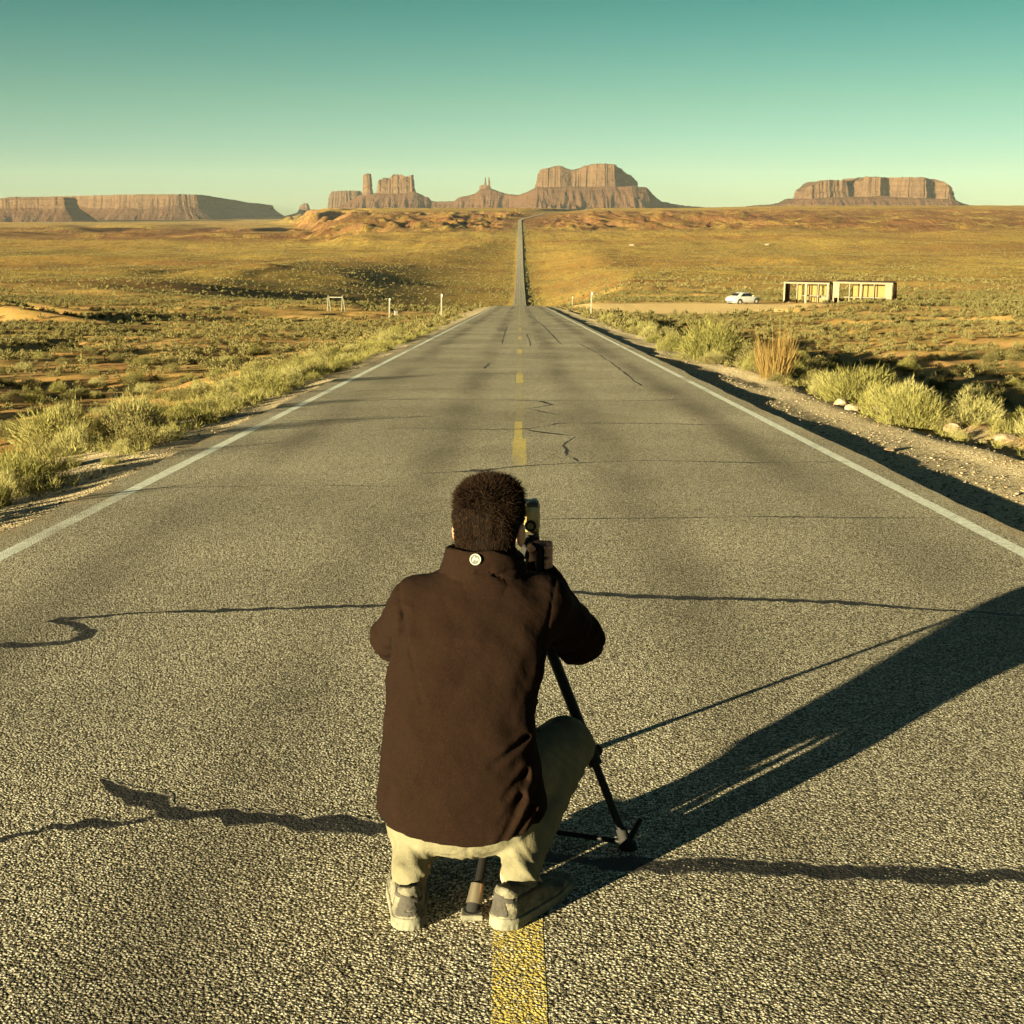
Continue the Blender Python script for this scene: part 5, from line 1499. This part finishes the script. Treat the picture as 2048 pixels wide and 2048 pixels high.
# hair
hair_e = [s_hell((0, -0.012, 0.018), (0.090, 0.101, 0.096)), s_hell((0, -0.050, -0.055), (0.070, 0.050, 0.062)), s_hell((0.0, 0.02, 0.068), (0.070, 0.070, 0.038))]
f_he = s_union(hair_e, 0.03)
def f_hair(X, Y, Z):
    dx, dy = X - HEAD[0], Y - HEAD[1]
    a = dx * hx_[0] + dy * hx_[1]; b = dx * hy_[0] + dy * hy_[1]; c = Z - HEAD[2]
    d = f_he(X, Y, Z)
    d = d + 0.0030 * wav(X, Y, Z * 0.5, 120.0, 0.3) + 0.0016 * wav(X, Y, Z * 0.4, 260.0, 1.7)
    # hairline: open over the face, around the ears, and at the nape
    d = np.maximum(d, b - (0.035 + 0.45 * np.clip(c, -0.02, 0.12)))
    ear = np.sqrt((np.abs(a) - 0.092) ** 2 / 0.026 ** 2 + ((b + 0.008) / 0.032) ** 2 + ((c + 0.036) / 0.042) ** 2) - 1
    d = np.maximum(d, -0.03 * ear)
    d = np.maximum(d, -0.115 - c + 0.0 * b)
    d = np.maximum(d, np.where(c < -0.02, b - 0.012, -1.0))
    return d
V, F = surface_nets(f_hair, (-0.21, 3.09, 0.60), (0.06, 3.40, 0.89), 0.0042)
hair = add('hair', np_mesh('hair', V, F, True), M_HAIR, person)
hair['label'] = 'short dark brown hair seen from behind'
# loose strands over the cap
me = hair.data
nv = len(me.vertices)
co = np.empty(nv * 3, np.float32); me.vertices.foreach_get('co', co); co = co.reshape(-1, 3)
no = np.empty(nv * 3, np.float32); me.vertices.foreach_get('normal', no); no = no.reshape(-1, 3)
pick = rng.integers(0, nv, 22000)
pb = co[pick]; pn = no[pick]
out_ = pb - HEAD; keep = (pn * out_).sum(1) > 0.0
pb, pn = pb[keep], pn[keep]; n = len(pb)
fall = np.clip((HEAD[2] + 0.06 - pb[:, 2]) / 0.12, 0, 1)[:, None]
flow = np.stack([rng.normal(0, 0.35, n), rng.normal(0.1, 0.35, n), np.where(fall[:, 0] > 0.15, -0.9, 0.2) + rng.normal(0, 0.25, n)], 1)
down = np.array([0, 0, -1.0]) - pn * (-pn[:, 2:3])
down = down + 0.55 * np.stack([np.sin(pb[:, 2] * 60), np.cos(pb[:, 0] * 70), np.zeros(n)], 1)
dirs = pn * 0.42 + down * (0.35 + 0.65 * fall) + rng.normal(0, 0.28, (n, 3)) + flow * 0.10
dirs /= np.linalg.norm(dirs, axis=1)[:, None]
ln = (rng.uniform(0.007, 0.014, n) * (1 + 0.7 * (pn[:, 2] > 0.35)))[:, None]
sd = np.cross(dirs, rng.normal(0, 1, (n, 3))); sd /= np.linalg.norm(sd, axis=1)[:, None]
pb = pb - pn * 0.002
HV = np.stack([pb - sd * 0.0010, pb + sd * 0.0010, pb + dirs * ln], 1).reshape(-1, 3)
tag(add('hair_strands', np_mesh('hair_strands', HV, np.arange(n * 3).reshape(-1, 3)), M_STRAND, hair), kind='stuff')

# ------------------------------------------------------------------ tripod and camera
trip = tag(empty('tripod', (0.03, 3.50, -0.21)), 'black tripod with pan handle straddled by the crouching person', 'tripod')
def tb(name, shapes, mat, parent=None, smooth=True):
    """mesh in world coordinates, parented to the tripod without moving it"""
    m = MB()
    for s_ in shapes: getattr(m, s_[0])(*s_[1:])
    o = m.build(name, mat, parent or trip, smooth)
    base = trip if parent is None else parent
    if base is trip: o.location = (-trip.location.x, -trip.location.y, -trip.location.z)
    return o
APEX = Vector((0.035, 3.50, 0.37))
def leg(foot, spread, lock_at=0.56):
    foot = Vector(foot)
    top = APEX + (Vector((foot.x, foot.y, APEX.z)) - APEX).normalized() * 0.035
    d = top - foot
    mid = foot + d * lock_at
    lo2 = foot + d * 0.30
    lg = tb('leg', [('tube', top, mid, 0.0155, 0.0155, 14), ('tube', mid, foot + d * 0.03, 0.0115, 0.0115, 12)], M_BLACK)
    side = d.cross(Vector((0, 0, 1))).normalized()
    sgn = 1 if side.x > 0 else -1
    side = side * sgn
    m = MB().tube(mid + d.normalized() * 0.03, mid - d.normalized() * 0.035, 0.021, 0.020, 14)
    m.ball(mid + side * 0.026, 0.017, 12)
    m.tube(mid, mid + side * 0.036, 0.010, 0.010, 10)
    o = m.build('leg_lock', M_RUBBER, lg, True)
    m = MB().tube(foot + d.normalized() * 0.055, foot, 0.014, 0.020, 14)
    m.tube(foot + Vector((0, 0, 0.014)), foot - Vector((0, 0, 0.004)), 0.022, 0.027, 16)
    m.build('rubber_foot', M_RUBBER, lg, True)
    return lg, mid, foot
RF = (0.299, 3.267, -0.1965); BF = (-0.114, 2.872, -0.172); FF = (0.0, 3.80, -0.229)
l1, mid1, _ = leg(RF, 0, 0.42)
l2, mid2, _ = leg(BF, 0, 0.55)
l3, mid3, _ = leg(FF, 0, 0.5)
# plate and bare metal ferrule at the rear foot, short spike lever and low strut at the right foot
m = MB().box((BF[0], BF[1] - 0.008, BF[2] + 0.006), (0.054, 0.040, 0.014), bevel=0.003); m.build('foot_plate', M_SOLE, l2, False)
m = MB().tube(Vector(BF) + Vector((0.004, 0.02, 0.018)), Vector(BF) + Vector((0.012, 0.05, 0.055)), 0.021, 0.017, 12); m.build('ferrule', M_CHROME, l2, True)
m = MB().tube(Vector(RF) + Vector((-0.003, 0.0, 0.01)), Vector(RF) + Vector((0.036, 0.03, 0.070)), 0.009, 0.007, 10); m.build('foot_lever', M_RUBBER, l1, True)
m = MB().tube(Vector(RF) + Vector((0.0, 0.005, 0.012)), Vector((0.02, 3.36, -0.185)), 0.007, 0.007, 10); m.build('low_strut', M_BLACK, l1, True)
tb('centre_column', [('tube', APEX + Vector((0, 0, -0.09)), (0.03, 3.50, 0.575), 0.014, 0.014, 14), ('tube', APEX + Vector((0, 0, -0.03)), APEX + Vector((0, 0, 0.03)), 0.040, 0.036, 18)], M_BLACK)
tb('pan_head', [('tube', (0.03, 3.50, 0.565), (0.028, 3.50, 0.605), 0.026, 0.024, 18), ('box', (0.024, 3.50, 0.615), (0.062, 0.060, 0.024), None, 0.004), ('tube', (0.024, 3.49, 0.60), (0.012, 3.47, 0.626), 0.014, 0.014, 12)], M_RUBBER)
hnd = tb('pan_handle', [('tube', (0.028, 3.495, 0.604), (0.034, 3.432, 0.612), 0.0105, 0.0105, 12), ('ball', (0.036, 3.430, 0.612), 0.0115, 12), ('tube', (0.036, 3.430, 0.613), (0.051, 3.428, 0.610), 0.0115, 0.0115, 12), ('ball', (0.053, 3.428, 0.608), 0.0120, 12), ('tube', (0.054, 3.428, 0.609), (0.056, 3.425, 0.512), 0.0120, 0.0125, 14)], M_BLACK)
tb('lock_knob', [('tube', (0.060, 3.440, 0.597), (0.078, 3.440, 0.597), 0.006, 0.006, 10), ('tube', (0.074, 3.440, 0.597), (0.090, 3.440, 0.597), 0.014, 0.013, 16)], M_RUBBER)

dslr = tag(empty('photo_camera', (0.0, 3.50, 0.625)), 'black photo camera on the tripod held to the eye of the person', 'camera')
def cb(name, m, mat, parent=None, smooth=True):
    o = m.build(name, mat, parent or dslr, smooth)
    if parent is None: o.location = (-dslr.location.x, -dslr.location.y, -dslr.location.z)
    return o
body = cb('camera_body', MB().box((-0.016, 3.500, 0.678), (0.142, 0.062, 0.094), bevel=0.012), M_CAMB)
cb('grip', MB().box((0.040, 3.535, 0.674), (0.034, 0.036, 0.082), bevel=0.010), M_CAMB)
cb('prism_hump', MB().box((-0.022, 3.505, 0.732), (0.056, 0.060, 0.028), bevel=0.010), M_CAMB)
cb('eyepiece', MB().box((-0.022, 3.466, 0.726), (0.036, 0.014, 0.024), bevel=0.005), M_RUBBER)
cb('screen', MB().box((-0.032, 3.4665, 0.676), (0.078, 0.006, 0.058), bevel=0.002), M_CAMG)
cb('back_plate', MB().box((0.0325, 3.4665, 0.680), (0.040, 0.005, 0.070), bevel=0.002), M_CAMG)
cb('control_dial', MB().ring((0.030, 3.4625, 0.662), (0, 1, 0), 0.0125, 0.0040, 24, 8), M_RUBBER)
cb('dial_ring', MB().ring((0.030, 3.4605, 0.662), (0, 1, 0), 0.0078, 0.0013, 20, 6), M_CHROME)
cb('dial_button', MB().tube((0.030, 3.4655, 0.662), (0.030, 3.4600, 0.662), 0.0035, 0.0030, 12), M_CHROME)
cb('shutter_button', MB().tube((0.042, 3.530, 0.712), (0.042, 3.530, 0.724), 0.008, 0.008, 14), M_CHROME)
cb('lens', MB().tube((-0.022, 3.528, 0.676), (-0.022, 3.62, 0.676), 0.034, 0.036, 28), M_CAMB)
cb('lens_ring', MB().tube((-0.022, 3.565, 0.676), (-0.022, 3.59, 0.676), 0.0375, 0.0375, 28), M_RUBBER)

# ------------------------------------------------------------------ desert haze
hz = MB().box((0, 7200, 160), (34000, 15400, 560))
t = NT('haze_air')
pv = t.n('ShaderNodeVolumePrincipled')
pv.inputs['Color'].default_value = (0.80, 0.86, 0.84, 1)
pv.inputs['Density'].default_value = 0.000009
pv.inputs['Anisotropy'].default_value = 0.0
t.l(pv.outputs[0], t.out.inputs['Volume'])
tag(hz.build('haze', t.m), 'thin desert haze over the plain', kind='stuff')
